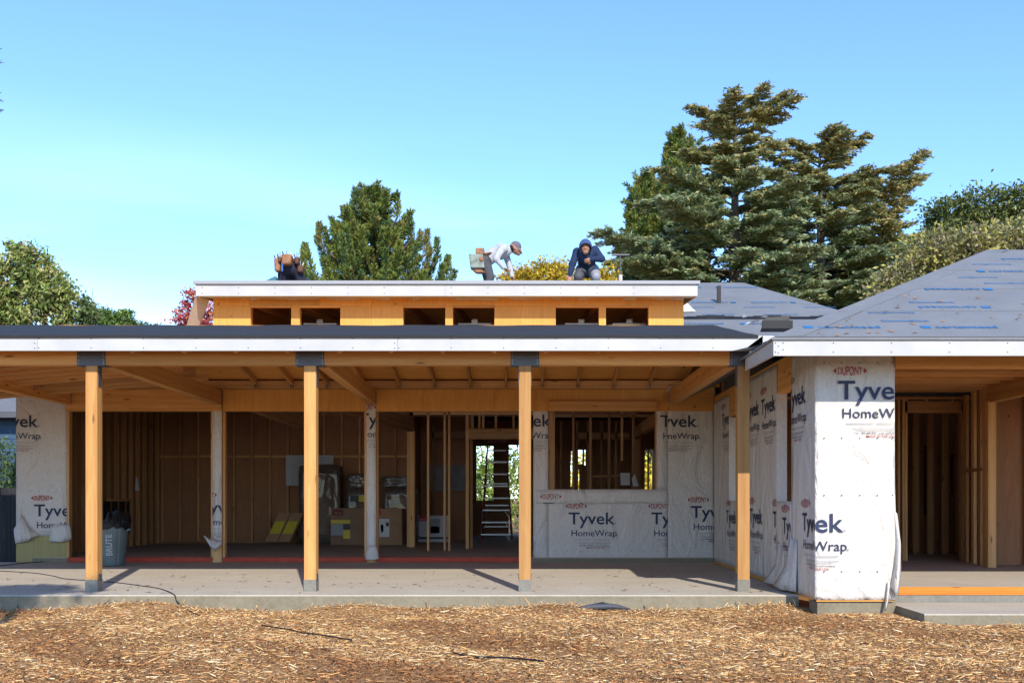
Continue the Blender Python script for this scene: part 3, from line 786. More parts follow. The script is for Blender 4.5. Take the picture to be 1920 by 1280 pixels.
# leaves blown onto the wing roof
m = MB(); lr = random.Random(11)
for _ in range(70):
    s = lr.uniform(.05, 1.0) ** 1.3 * 1.9; x = EX0 + .3 + s * .9 + lr.random() ** 1.6 * 4
    p = on_roof(x, s, .014); a = lr.uniform(0, 6.28); L = lr.uniform(.015, .05); W = L * lr.uniform(.12, .4)
    d = Vector((1, 0, 0)) * math.cos(a) + upv * math.sin(a); e = nrm.cross(d)
    m.add([p - d * L, p + e * W + nrm * .01, p + d * L, p - e * W + nrm * .004], [(0, 3, 2, 1)])
LEAFB = plain('dry_leaf', (.30, .15, .07), .8)
tag(m.build('leaf_litter', LEAFB), 'dry brown leaves scattered over the grey wing roof', 'dry leaves', kind='stuff')

# ---- open entry in the wing: beam, joists, stud walls
lumber('entry_beam', (BX1 + .005, 11.27, 2.66), (13, 11.27, 2.66), .14, .31, BEAM, H)
for k_ in range(9):
    y = 12.6 + .405 * k_
    lumber('ceiling_joist', (XW + .14, y, 2.79), (9.4, y, 2.79), .038, .14, STUD, H)
box('entry_ceiling', XW + .14, 9.5, 11.45, 16.7, 2.865, 2.885, PLYDIM, H)
YEW = 16.6
dx0, dx1 = XA(1700, YEW), XA(1800, YEW)
lumber('door_header', ((dx0 - .04), YEW, ZA(763, YEW)), (dx1 + .03, YEW, ZA(763, YEW)), .09, .19, STUDD, H)
lumber('top_plate', (XW + .14, YEW, 2.70), (9.4, YEW, 2.70), .09, .04, STUDD, H)
for x in (dx0 - .02, dx0 - .065, dx0 - .14, dx1 + .02, dx1 + .065):
    vpost('stud', x, YEW, .083, 2.68, .038, .09, STUD if x < dx0 else STUDD, H)
for x in (dx0 + .3, dx0 + .72): vpost('cripple_stud', x, YEW, ZA(752, YEW) + .0, 2.68, .038, .09, STUD, H)
for k_, x in enumerate((5.02, 5.4)): vpost('stud', x, YEW, .083, 2.68, .038, .09, STUDD, H)
# side studs of the entry, coming towards the viewer on the right
for k_, (xp, Y) in enumerate(((1812, 16.3), (1826, 15.9), (1838, 15.5), (1848, 15.1))):
    vpost('stud', XA(xp, Y), Y, .083, 2.72, .05, .10, (STUDD, STUD)[k_ % 2], H)
lumber('blocking', (XA(1812, 16.3), 16.3, 1.52), (XA(1848, 15.1), 15.1, 1.52), .09, .038, STUDD, H)
Xb = XA(1857, 15.0)
vpost('entry_post', Xb, 15.0, .083, 2.5, .12, .12, STUD, H)
lumber('entry_side_beam', (Xb + .02, 15.06, 2.62), (Xb + .02, 11.6, 2.62), .12, .28, STUD, H)
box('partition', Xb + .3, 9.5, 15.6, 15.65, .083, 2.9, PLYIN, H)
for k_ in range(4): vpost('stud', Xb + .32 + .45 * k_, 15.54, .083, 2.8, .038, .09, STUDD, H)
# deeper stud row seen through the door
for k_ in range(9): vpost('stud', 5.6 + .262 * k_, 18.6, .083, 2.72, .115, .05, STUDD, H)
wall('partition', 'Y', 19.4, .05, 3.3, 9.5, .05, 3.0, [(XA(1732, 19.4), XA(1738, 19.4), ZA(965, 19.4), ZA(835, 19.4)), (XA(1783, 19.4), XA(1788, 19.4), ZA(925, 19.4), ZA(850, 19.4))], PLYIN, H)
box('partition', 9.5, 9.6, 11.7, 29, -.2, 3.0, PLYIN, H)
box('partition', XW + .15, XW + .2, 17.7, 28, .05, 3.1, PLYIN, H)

# ---- great room behind the porch
CX0, CX1 = -5.13, 2.41         # pop-up walls
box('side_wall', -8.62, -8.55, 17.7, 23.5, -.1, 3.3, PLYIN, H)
for k_ in range(15):
    y = 17.95 + .38 * k_
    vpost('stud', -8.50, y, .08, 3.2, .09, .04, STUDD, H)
# niche framing on the left wall
fy0, fy1 = 20.4, 21.6
lumber('niche_header', (-8.42, fy0, 1.06), (-8.42, fy1, 1.06), .07, .05, STUD, H)
mobj('niche_black_block', boxv(-8.54, -8.46, fy0 + .02, fy1 - .02, .35, 1.03), BOXF, BLACKP, H)  # solid black block; its colour stands in for the shade of an opening
# rear wall
YK = 23.3
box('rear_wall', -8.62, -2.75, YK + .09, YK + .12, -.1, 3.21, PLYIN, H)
k_ = 0
x = -8.4
while x < -2.75:
    vpost('stud', x, YK + .04, .08, 3.3 if x < CX0 else 4.9, .04, .09, STUD, H); x += .406; k_ += 1
lumber('blocking', (-8.5, YK + .03, ZA(855, YK)), (-2.8, YK + .03, ZA(855, YK)), .07, .05, STUD, H)
lumber('bottom_plate', (-8.5, YK + .03, .10), (-2.8, YK + .03, .10), .09, .04, STUDD, H)
# posts and sloped beams inside
vpost('interior_post', XA(771, 21.5), 21.5, .08, 2.5, .16, .16, STUD, H)
lumber('interior_beam', (XA(640, 18.2), 17.9, 2.75), (XA(771, 21.5), 21.5, 2.62), .13, .28, STUDD, H)
lumber('interior_beam', (XA(480, 18.2), 17.9, 2.75), (XA(575, 21.5), 21.7, 2.62), .13, .28, STUDD, H)
vpost('interior_post', XA(578, 22.9), 22.9, .08, 2.5, .14, .14, STUD, H)
# stud partition and hall to the right of the great room
for xp, Y in ((803, 19.8), (834, 19.8), (842.5, 19.8)): vpost('stud', XA(xp, Y), Y, .08, 2.9, .042, .09, STUD, H)
lumber('top_plate', (XA(775, 19.8), 19.8, 2.72), (XA(1000, 19.8), 19.8, 2.72), .09, .045, STUD, H)
YD = 20.6
vpost('stud', XA(876.5, YD), YD, .08, 2.9, .066, .10, STUD, H)
vpost('stud', XA(884, YD + .3), YD + .3, .08, 2.9, .06, .10, STUDD, H)
lumber('door_header', (XA(874, YD), YD, ZA(813, YD)), (XA(1003, YD), YD, ZA(813, YD)), .09, ZA(803, YD) - ZA(823, YD), STUD, H)
for xp in (886, 899, 906, 930, 963): vpost('cripple_stud', XA(xp, YD), YD, ZA(803, YD), 2.9, .045, .09, STUD, H)
for xp in (813, 875): vpost('stud', XA(xp, 24.6), 24.6, .08, 2.9, .05, .09, STUDD, H)
lumber('door_header', (XA(811, 24.6), 24.6, ZA(815, 24.6)), (XA(876, 24.6), 24.6, ZA(815, 24.6)), .09, .17, STUDD, H)
box('partition', XA(775, 24.9), XA(880, 24.9), 24.9, 24.95, .08, 3.2, PLYIN, H)
mobj('board_sheet', boxv(XA(800, 24.7), XA(873, 24.7), 24.68, 24.70, ZA(920, 24.7), ZA(871, 24.7)), BOXF, plain('dull_board', (.22, .21, .21), .7, nscale=4), H)
# far back wall with openings to the garden
YZ = 28.0
def hol(a, b, c, d): return (XA(a, YZ), XA(b, YZ), ZA(d, YZ), ZA(c, YZ))
wall('back_wall', 'Y', YZ, .08, -8.6, 9.5, -.2, 3.4, [hol(893, 925, 836, 938), hol(954, 990, 834, 1003), hol(1070, 1077, 845, 912), hol(1083, 1092, 843, 870), hol(1095.5, 1098, 843, 872), hol(1082, 1086, 880, 920),
     hol(1209, 1214, 842, 920), hol(1217, 1223, 842, 920), hol(1226, 1229, 842, 895), hol(781, 795, 878, 890)], PLYIN, H)
box('partition', -2.80, -2.72, YK, 28, .0, 4.9, PLYIN, H)
# room behind the window
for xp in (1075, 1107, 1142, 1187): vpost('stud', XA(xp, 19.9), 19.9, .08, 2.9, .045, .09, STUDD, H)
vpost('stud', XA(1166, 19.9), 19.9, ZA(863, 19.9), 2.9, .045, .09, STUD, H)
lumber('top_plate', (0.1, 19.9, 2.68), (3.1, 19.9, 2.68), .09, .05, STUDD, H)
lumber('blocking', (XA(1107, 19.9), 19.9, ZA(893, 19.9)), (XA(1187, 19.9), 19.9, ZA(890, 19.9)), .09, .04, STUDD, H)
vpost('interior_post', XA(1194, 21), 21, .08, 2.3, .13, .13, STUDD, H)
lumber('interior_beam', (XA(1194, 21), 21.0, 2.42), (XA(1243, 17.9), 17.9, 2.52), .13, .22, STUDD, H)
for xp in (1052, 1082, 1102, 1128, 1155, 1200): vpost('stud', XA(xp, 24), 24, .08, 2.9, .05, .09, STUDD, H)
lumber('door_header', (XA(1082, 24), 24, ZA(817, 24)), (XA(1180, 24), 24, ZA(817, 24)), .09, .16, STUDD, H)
# ceilings and roofs over the rooms
box('flat_roof', -9.0, CX0 - .005, 17.76, 28.2, 3.22, 3.36, FELT, H)
box('flat_roof', CX0, 3.3, YK + .15, 28.2, 3.22, 3.36, FELT, H)
box('flat_roof', CX1 + .15, 9.6, 17.76, 28.2, 3.19, 3.21, PLYDIM, H)
for y in (18.5, 20.0, 21.5, 23.0):
    lumber('ceiling_joist', (-8.5, y, 3.12), (CX0 - .1, y, 3.12), .05, .18, STUDD, H)

# ---- clerestory pop-up
YC, YCF = 16.5, 16.1
cz0, cz1 = ZA(555, YCF), ZA(533, YCF)
CR = .089
wins = [(470, 546), (562, 638), (756, 835), (849, 927), (1042, 1123), (1136, 1216)]
wt, wb = ZA(573, YC), 3.55
wall('clerestory_wall', 'Y', YC + .02, .10, CX0, CX1, 3.345, 4.5, [(XA(a, YC), XA(b, YC), wb, wt) for a, b in wins], PLYDIM, H)
edges = [400, 470, 546, 562, 638, 756, 835, 849, 927, 1042, 1123, 1136, 1216, 1282]
for a, b in ((400, 470), (638, 697), (697, 756), (927, 1042), (1216, 1282)):
    box('plywood_panel', XA(a, YC) + .0015, XA(b, YC) - .0015, YC, YC + .018, 3.345, wt + .0, PLY, H)
for a, b in ((546, 562), (835, 849), (1123, 1136)):
    box('plywood_panel', XA(a, YC), XA(b, YC), YC, YC + .018, 3.345, wt, PLY, H)
for a, b in ((400, 468), (468, 599), (599, 697), (697, 795), (795, 927), (927, 1042), (1042, 1175), (1175, 1282)):
    box('plywood_panel', XA(a, YC) + .0015, XA(b, YC) - .0015, YC, YC + .018, wt + .002, 4.42, PLY, H)
for a, b in wins:
    lumber('window_head', (XA(a, YC), YC + .02, wt - .016), (XA(b, YC), YC + .02, wt - .016), .07, .03, BEAM, H)
# ragged strip of wrap below the eave
m = MB(); rr = random.Random(3); x = CX0
while x < CX1:
    b = min(CX1, x + rr.uniform(.12, .4)); d1, d2 = rr.uniform(.03, .10), rr.uniform(.03, .10)
    m.add([(x, YC - .006, 4.42), (x, YC - .006, 4.40 - d1 - .05), (b, YC - .006, 4.40 - d2 - .05), (b, YC - .006, 4.42)], [(0, 1, 2, 3)]); x = b
m.build('torn_wrap_strip', WRAP, H)
for a, b in ((CX0, CX0 + .08), (CX1 - .08, CX1)):
    y0, y1 = YC + .125, YK + .08
    zz = lambda y: ZA(533, YCF) - .04 + CR * (y - YC)
    mobj('side_wall', [(a, y0, 3.345), (b, y0, 3.345), (b, y1, 3.2), (a, y1, 3.2), (a, y0, zz(y0)), (b, y0, zz(y0)), (b, y1, zz(y1)), (a, y1, zz(y1))], BOXF, PLYDIM, H)
box('rear_wall', CX0 + .081, CX1 - .081, YK + .0, YK + .08, 2.95, 4.98, PLYIN, H)
FX0, FX1 = XA(367, YCF), XA(1308, YCF)
for a, b in ((FX0, FX0 + 3.9), (FX0 + 3.9, FX1)):
    fb = lumber('fascia_board', (a + .001, YCF + .011, (cz0 + cz1) / 2), (b - .001, YCF + .011, (cz0 + cz1) / 2), .022, cz1 - cz0, WHITEP, H)
    dots('nail_head', [(a + .1 + .57 * k_, YCF, z) for k_ in range(int((b - a) / .57)) for z in (cz0 + .04, cz1 - .05)], FN, .007, NAILM, fb)
def slope(name, x0, x1, y0, y1, z0, t, mat):
    v = [(x0, y0, z0), (x1, y0, z0), (x1, y1, z0 + CR * (y1 - y0)), (x0, y1, z0 + CR * (y1 - y0))]
    return mobj(name, [(a, b, c - t) for a, b, c in v] + v, BOXF, mat, H)
slope('soffit', FX0 + .01, FX1 - .01, YCF + .024, YC - .004, cz0 + .03, .02, WHITEP)
slope('clerestory_roof', FX0 - .03, FX1 + .03, YCF - .03, 24.0, cz1 + .045, .045, UNDER)
slope('roof_sheathing', FX0 + .02, FX1 - .02, YC - .0, 23.9, cz1 - .01, .02, PLYDIM)
box('drip_edge', FX0 - .035, FX1 + .035, YCF - .034, YCF - .031, cz1 + .0, cz1 + .052, DRIP, H)
for x_ in (FX0 + .011, FX1 - .011):
    v0, v1 = (x_, YCF + .023, (cz0 + cz1) / 2), (x_, 23.9, (cz0 + cz1) / 2 + CR * 7.8)
    lumber('fascia_board', v0, v1, .022, cz1 - cz0, SOFFIT, H)
for x_ in np.arange(CX0 + .5, CX1, .81):
    lumber('roof_beam', (x_, YC + .1, cz1 - .12), (x_, 23.3, cz1 - .12 + CR * 6.8), .09, .2, STUDD, H)
# hanging work lights and conduit inside the pop-up
for xp in (600, 720, 890, 1090, 1180):
    m = MB(); X = XA(xp, 17.4); z = 4.02
    m.box(X - .28, X + .28, 17.4, 17.43, z, z + .025); m.box(X - .05, X + .05, 17.38, 17.44, z + .025, z + .09)
    m.build('strip_light', GALV, H)
# tan panel leaning at the pop-up's left end
q = [PX(366, 556, 16.25), PX(349, 612, 16.45), PX(372, 614, 16.6), PX(392, 562, 16.45)]
mobj('leaning_panel', [tuple(p) for p in q] + [tuple(p + Vector((.0, .025, 0))) for p in q], [(0, 1, 2, 3), (7, 6, 5, 4), (0, 4, 5, 1), (1, 5, 6, 2), (2, 6, 7, 3), (3, 7, 4, 0)], SOFFIT, H)

# ---- hipped roof behind, right of the pop-up
A0 = (CX1 + .05, 16.0, 3.25); A1 = (7.37, 16.0, 3.25); AT = (4.43, 21.65, 5.62); AL = (CX1 + .05, 21.65, 5.62); AB = (9.6, 27.3, 3.25); AC = (CX1 + .05, 27.3, 3.25)
v = [A0, A1, AT, AL, AB, AC]; k = len(v)
v += [(a, b, c - .03) for a, b, c in v]
f = [(0, 1, 2, 3), (1, 4, 2), (3, 2, 4, 5), (0, 3, 5)]
f = f + [tuple(k + i for i in q_[::-1]) for q_ in f] + [(0, k, k + 1, 1), (1, k + 1, k + 4, 4), (4, k + 4, k + 5, 5), (5, k + 5, k, 0)]
HR = mobj('hip_roof', v, f, UNDER, H)
pr2 = (5.62 - 3.25) / 5.65; n2 = Vector((0, -pr2, 1)).normalized(); u2 = Vector((0, 1, pr2)).normalized()
def on2(x, s, h=.004): return Vector((x, 16.0, 3.25)) + u2 * s + n2 * h
for s, txt, wd, fl, off, sq in ((2.35, 'certainteed', .7, False, .1, True), (3.1, 'DiamondDeck', .6, False, .5, False), (3.7, 'DiamondDeck', .6, True, .2, False), (4.15, 'certainteed', .7, True, .5, True), (5.6, 'certainteed', .7, False, .2, True)):
    x = 2.9 + off
    while x < 6.6 - (s - 2.35) * .62:
        roof_print(s, x, txt, wd, fl, HR, origin=on2, vv=u2, nn=n2, square=sq); x += 1.15
m = MB()   # buckled lap: a black strip painted in for the dark gap across the roof
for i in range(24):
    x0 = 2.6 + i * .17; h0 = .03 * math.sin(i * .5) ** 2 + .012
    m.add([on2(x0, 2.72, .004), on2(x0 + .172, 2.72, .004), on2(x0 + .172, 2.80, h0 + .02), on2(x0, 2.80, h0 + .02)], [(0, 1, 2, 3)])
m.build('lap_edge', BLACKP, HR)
box('vent_pipe', XA(1348, 19.8) - .035, XA(1348, 19.8) + .035, 19.77, 19.84, 4.7, ZA(536, 19.8), BLACKP, H)
mobj('paper_flap', [tuple(p) for p in (on2(2.55, 3.2, .03), on2(3.0, 3.3, .02), on2(2.85, 3.9, .12), on2(2.55, 3.9, .16))] + [tuple(p) for p in (on2(2.55, 3.2, .025), on2(3.0, 3.3, .015), on2(2.85, 3.9, .115), on2(2.55, 3.9, .155))],
     BOXF, plain('cream_paper', (.7, .65, .55), .7), HR)
# valley flashing between porch roof and wing hip
m = MB()
p, q = Vector((EX0 - .05, 11.9, 2.80)), Vector((EX0 + 1.35, 12.3, 3.32))
m.add([p + Vector((-.12, .1, 0)), p + Vector((.1, 0, .0)), q + Vector((.06, 0, 0)), q + Vector((-.1, .1, .0))], [(0, 1, 2, 3)])
m.build('valley_flashing', BLACKP, H)

# ------------------------------------------------------------------ people on the roof
def surface_net(caps, h, k=.02):
    """one continuous skin round tapered limbs (smooth union of round cones). caps: (p0, p1, r0, r1, material index)"""
    P0 = np.array([c[0] for c in caps], float); P1 = np.array([c[1] for c in caps], float)
    R0 = np.array([c[2] for c in caps]); R1 = np.array([c[3] for c in caps])
    lo = np.minimum(P0, P1).min(0) - .2; hi = np.maximum(P0, P1).max(0) + .2
    n = np.ceil((hi - lo) / h).astype(int) + 1
    f = np.full(n, 9.0)
    ax = [lo[i] + h * np.arange(n[i]) for i in range(3)]
    def sd(p, a, b, r0, r1):
        ab = b - a; L = max((ab ** 2).sum(), 1e-9)
        t = np.clip(((p - a) @ ab) / L, 0, 1)
        return np.linalg.norm(p - a - t[..., None] * ab, axis=-1) - (r0 + (r1 - r0) * t)
    for a, b, r0, r1 in zip(P0, P1, R0, R1):
        R = max(r0, r1) + 3 * k + 2 * h
        i0 = np.maximum(((np.minimum(a, b) - R - lo) / h).astype(int), 0); i1 = np.minimum(((np.maximum(a, b) + R - lo) / h).astype(int) + 2, n)
        sl = tuple(slice(i0[i], i1[i]) for i in range(3))
        g = np.stack(np.meshgrid(*[ax[i][sl[i]] for i in range(3)], indexing='ij'), -1)
        d = sd(g, a, b, r0, r1); e = f[sl]
        hh = np.clip(.5 + .5 * (e - d) / k, 0, 1)
        f[sl] = np.where(e > 5, d, e * (1 - hh) + d * hh - k * hh * (1 - hh))
    ins = f < 0
    nx, ny, nz = n
    acc = np.zeros((nx - 1, ny - 1, nz - 1, 3)); cnt = np.zeros((nx - 1, ny - 1, nz - 1))
    idx = np.stack(np.meshgrid(np.arange(nx - 1), np.arange(ny - 1), np.arange(nz - 1), indexing='ij'), -1).astype(float)
    corners = [(i, j, q) for i in (0, 1) for j in (0, 1) for q in (0, 1)]
    def cv(a, c): return a[c[0]:nx - 1 + c[0], c[1]:ny - 1 + c[1], c[2]:nz - 1 + c[2]]
    for c in corners:
        for ax_ in range(3):
            if c[ax_]: continue
            d = list(c); d[ax_] = 1
            fa, fb = cv(f, c), cv(f, d); cross = (fa < 0) != (fb < 0)
            t = np.where(cross, fa / np.where(cross, fa - fb, 1), 0)
            p = np.array(c, float)[None, None, None, :] + t[..., None] * (np.array(d, float) - np.array(c, float))
            acc += np.where(cross[..., None], idx + p, 0); cnt += cross
    act = cnt > 0
    vid = -np.ones(act.shape, int); vid[act] = np.arange(act.sum())
    V = lo + h * acc[act] / cnt[act][:, None]
    faces = []
    for ax_ in range(3):
        o1, o2 = [a for a in range(3) if a != ax_]
        s0 = [slice(0, m_) for m_ in n]; s1 = [slice(0, m_) for m_ in n]
        s0[ax_] = slice(0, n[ax_] - 1); s1[ax_] = slice(1, n[ax_])
        a, b = ins[tuple(s0)], ins[tuple(s1)]
        for I in np.argwhere(a != b):
            if I[o1] == 0 or I[o2] == 0: continue
            q = []
            for d1, d2 in ((-1, -1), (0, -1), (0, 0), (-1, 0)):
                J = I.copy(); J[o1] += d1; J[o2] += d2
                if J[o1] >= act.shape[o1] or J[o2] >= act.shape[o2]: break
                q.append(vid[tuple(J)])
            if len(q) < 4 or min(q) < 0: continue
            flip = ins[tuple(I)] ^ (ax_ == 1)
            faces.append(q if flip else q[::-1])
    C = V[np.array(faces)].mean(1)
    D = np.stack([sd(C, a, b, r0, r1) for a, b, r0, r1 in zip(P0, P1, R0, R1)], -1)
    mi = np.array([c[4] for c in caps])[D.argmin(1)]
    return V, faces, mi
def cloth(name, col, amp=.2): return plain(name, col, .85, spec=.1, nscale=14, namp=amp, bumps=(.5, .02))
SKINM = plain('skin', (.33, .16, .095), .5)
def hand(caps, wrist, dirv, side, mi, curl_=.5):
    """palm, four unequal bent fingers and a thumb leaving the side of the palm"""
    d = Vector(dirv).normalized(); s = Vector(side); s = (s - d * s.dot(d)).normalized(); dn = d.cross(s)
    wv = Vector(wrist); pe = wv + d * .085
    for q in (-.024, 0, .024): caps.append((wv + s * q * .6, pe + s * q, .020, .018, mi))
    for i, L in enumerate((.070, .080, .075, .058)):
        b = pe + s * (-.030 + .020 * i); m1 = b + (d * .8 + dn * curl_ * .6).normalized() * L * .5; m2 = m1 + (d * .4 + dn * curl_ * 1.4).normalized() * L * .5
        caps.append((b, m1, .0105, .0095, mi)); caps.append((m1, m2, .0095, .008, mi))
    t0 = wv + d * .03 - s * .03; t1 = t0 + (d * .5 - s * .7 + dn * .2).normalized() * .045; t2 = t1 + (d * .9 - s * .1 + dn * .3).normalized() * .032
    caps.append((t0, t1, .014, .012, mi)); caps.append((t1, t2, .012, .010, mi))
def roofz(y): return cz1 + .045 + CR * (y - (YCF - .03))
def body(name, caps, mats, parent):
    V, Fc, mi = surface_net([(tuple(a), tuple(b), r0, r1, q) for a, b, r0, r1, q in caps], .0125)
    o = mobj(name, V, Fc, mats, parent, smooth=True); o.data.polygons.foreach_set('material_index', mi.astype(np.int32)); return o
def ellipsoid(name, c, r, mat, parent, rot=None, n=14, cut=None, bumpy=0):
    vs = []; fs = []
    R = rot or Matrix.Identity(3)
    for j in range(n + 1):
        ph = math.pi * j / n
        for i in range(2 * n):
            t = math.pi * i / n
            p = Vector((r[0] * math.sin(ph) * math.cos(t), r[1] * math.sin(ph) * math.sin(t), r[2] * math.cos(ph)))
            if cut is not None and p.z < cut: p.z = cut
            p *= 1 + bumpy * math.sin(5 * t + 3 * ph) * math.sin(4 * ph)
            vs.append(Vector(c) + R @ p)
    for j in range(n):
        for i in range(2 * n):
            a = j * 2 * n + i; b = j * 2 * n + (i + 1) % (2 * n)
            fs.append((a, a + 2 * n, b + 2 * n, b))
    return mobj(name, vs, fs, mat, parent, smooth=True)
LEATHER = plain('tan_leather', (.27, .12, .055), .6, nscale=12, namp=.3)
LEATHD = plain('dark_leather', (.10, .045, .025), .6, nscale=12, namp=.3)
POUCHG = plain('worn_green_pouch', (.20, .23, .19), .7, nscale=9, namp=.5)

# worker bending to the right in a grey shirt
def worker_grey():
    Y = 19.5; rz = roofz(Y)
    T = empty('person', (XA(912, Y), Y, rz), 'worker in grey shirt and dark cap bending over with tool pouch on the hip', 'person')
    def p(x, y, d=0.0): v = PX(x, y, Y); v.y += d; return v
    pel, chest, neck = p(909, 490), p(941, 471), p(955, 468)
    caps = []
    sh, pa, sk = 0, 1, 2
    caps += [(pel + Vector((.02, 0, .02)), p(926, 477), .135, .135, sh), (p(926, 477), chest, .135, .15, sh), (chest, p(950, 470), .15, .10, sh)]
    for s in (-1, 1): caps.append((chest + Vector((0, s * .08, 0)), p(945, 470, s * .15), .11, .085, sh))
    caps.append((p(952, 469), p(961, 467), .058, .055, sk))
    hd = p(967, 466)
    caps += [(hd + Vector((-.02, 0, .03)), hd + Vector((.01, 0, -.02)), .095, .09, sk), (hd + Vector((.03, 0, -.05)), hd + Vector((.05, 0, -.085)), .066, .05, sk), (hd + Vector((.085, 0, -.035)), hd + Vector((.105, 0, -.055)), .018, .016, sk)]
    for s in (-1, 1): caps.append((hd + Vector((-.02, s * .09, -.02)), hd + Vector((-.03, s * .098, 0)), .02, .018, sk))
    # arms: near arm bent at the elbow, far arm reaching down to the roof
    e1 = p(931, 491, -.24); w1 = p(945, 506, -.2)
    caps += [(p(942, 471, -.18), e1, .072, .058, sh), (e1, w1, .056, .042, sh)]
    hand(caps, w1, p(953, 513, -.18) - w1, (0, 1, 0), sk, .9)
    e2 = p(955, 494, .2); w2 = p(960, 515, .15)
    caps += [(p(947, 471, .17), e2, .072, .056, sh), (e2, w2, .054, .042, sh)]
    hand(caps, w2, p(963, 525, .12) - w2, (0, 1, 0), sk, .6)
    for s, kx in ((-1, 917), (1, 911)):
        hip = pel + Vector((.0, s * .10, -.03)); kn = Vector((XA(kx + 3, Y), Y + s * .14, rz + .47)); an = Vector((XA(kx - 5, Y), Y + s * .15, rz + .10))
        caps += [(pel + Vector((0, s * .06, 0)), hip, .135, .125, pa), (hip, kn, .115, .078, pa), (kn, an, .075, .058, pa), (an + Vector((-.04, 0, -.055)), an + Vector((.16, 0, -.06)), .045, .04, 3)]
    body('body', caps, [cloth('grey_shirt', (.40, .41, .43)), cloth('charcoal_trousers', (.075, .072, .082)), SKINM, plain('work_boot', (.05, .035, .025), .7)], T)
    # cap with a peak pointing down and forward
    R = Matrix.Rotation(math.radians(38), 3, 'Y')
    CAPM = cloth('cap_cloth', (.13, .12, .16), .1)
    c = ellipsoid('cap', hd + Vector((.0, 0, .035)), (.108, .10, .105), CAPM, T, R, cut=-.01)
    m = MB(); cc = hd + Vector((.0, 0, .035)); vs = []
    for i in range(9):
        t = math.radians(-65 + 130 * i / 8)
        for r, z in ((.10, .0), (.185, -.025)): vs.append(cc + R @ Vector((r * math.cos(t), .95 * .1 * math.sin(t) * (1 if r < .15 else 1.05), z)))
    vs2 = [v + R @ Vector((0, 0, -.006)) for v in vs]
    fs = [(2 * i, 2 * i + 1, 2 * i + 3, 2 * i + 2) for i in range(8)]
    m.add(vs + vs2, fs + [tuple(18 + a for a in f[::-1]) for f in fs] + [(2 * i + 1, 18 + 2 * i + 1, 18 + 2 * i + 3, 2 * i + 3) for i in range(8)])
    m.build('cap_peak', CAPM, T)
    ellipsoid('hair', hd + Vector((-.055, 0, .005)), (.07, .092, .08), plain('dark_hair', (.015, .011, .009), .7), T)
    # belt and pouches on the hip
    m = MB(); bx = p(911, 483)
    m.tube([bx + Vector((.15 * math.cos(t) * .95, .17 * math.sin(t), .02 + .05 * math.cos(t))) for t in np.linspace(0, 6.283, 17)], .026, 6)
    m.build('belt', LEATHD, T)
    def pouch(nm, x0, x1, y0, y1, d0, d1, mat, lean=.0):
        a, b = p(x0, y1), p(x1, y0)
        v = boxv(a.x, b.x, Y + d0, Y + d1, a.z, b.z); v = [(x + (lean if i < 4 else 0), y, z) for i, (x, y, z) in enumerate(v)]
        o = mobj(nm, v, BOXF, mat, T); bv = o.modifiers.new('round', 'BEVEL'); bv.width = .02; bv.segments = 3
        return o
    pouch('pouch', 893, 909, 470, 482, -.24, -.06, LEATHER)
    pouch('pouch', 880.5, 907, 482, 508, -.27, -.05, POUCHG, .03)
    pouch('pouch', 884, 902, 507, 516, -.22, -.08, LEATHER, .1)
    pouch('pouch', 900, 908, 488, 496, -.29, -.24, LEATHER)
worker_grey()

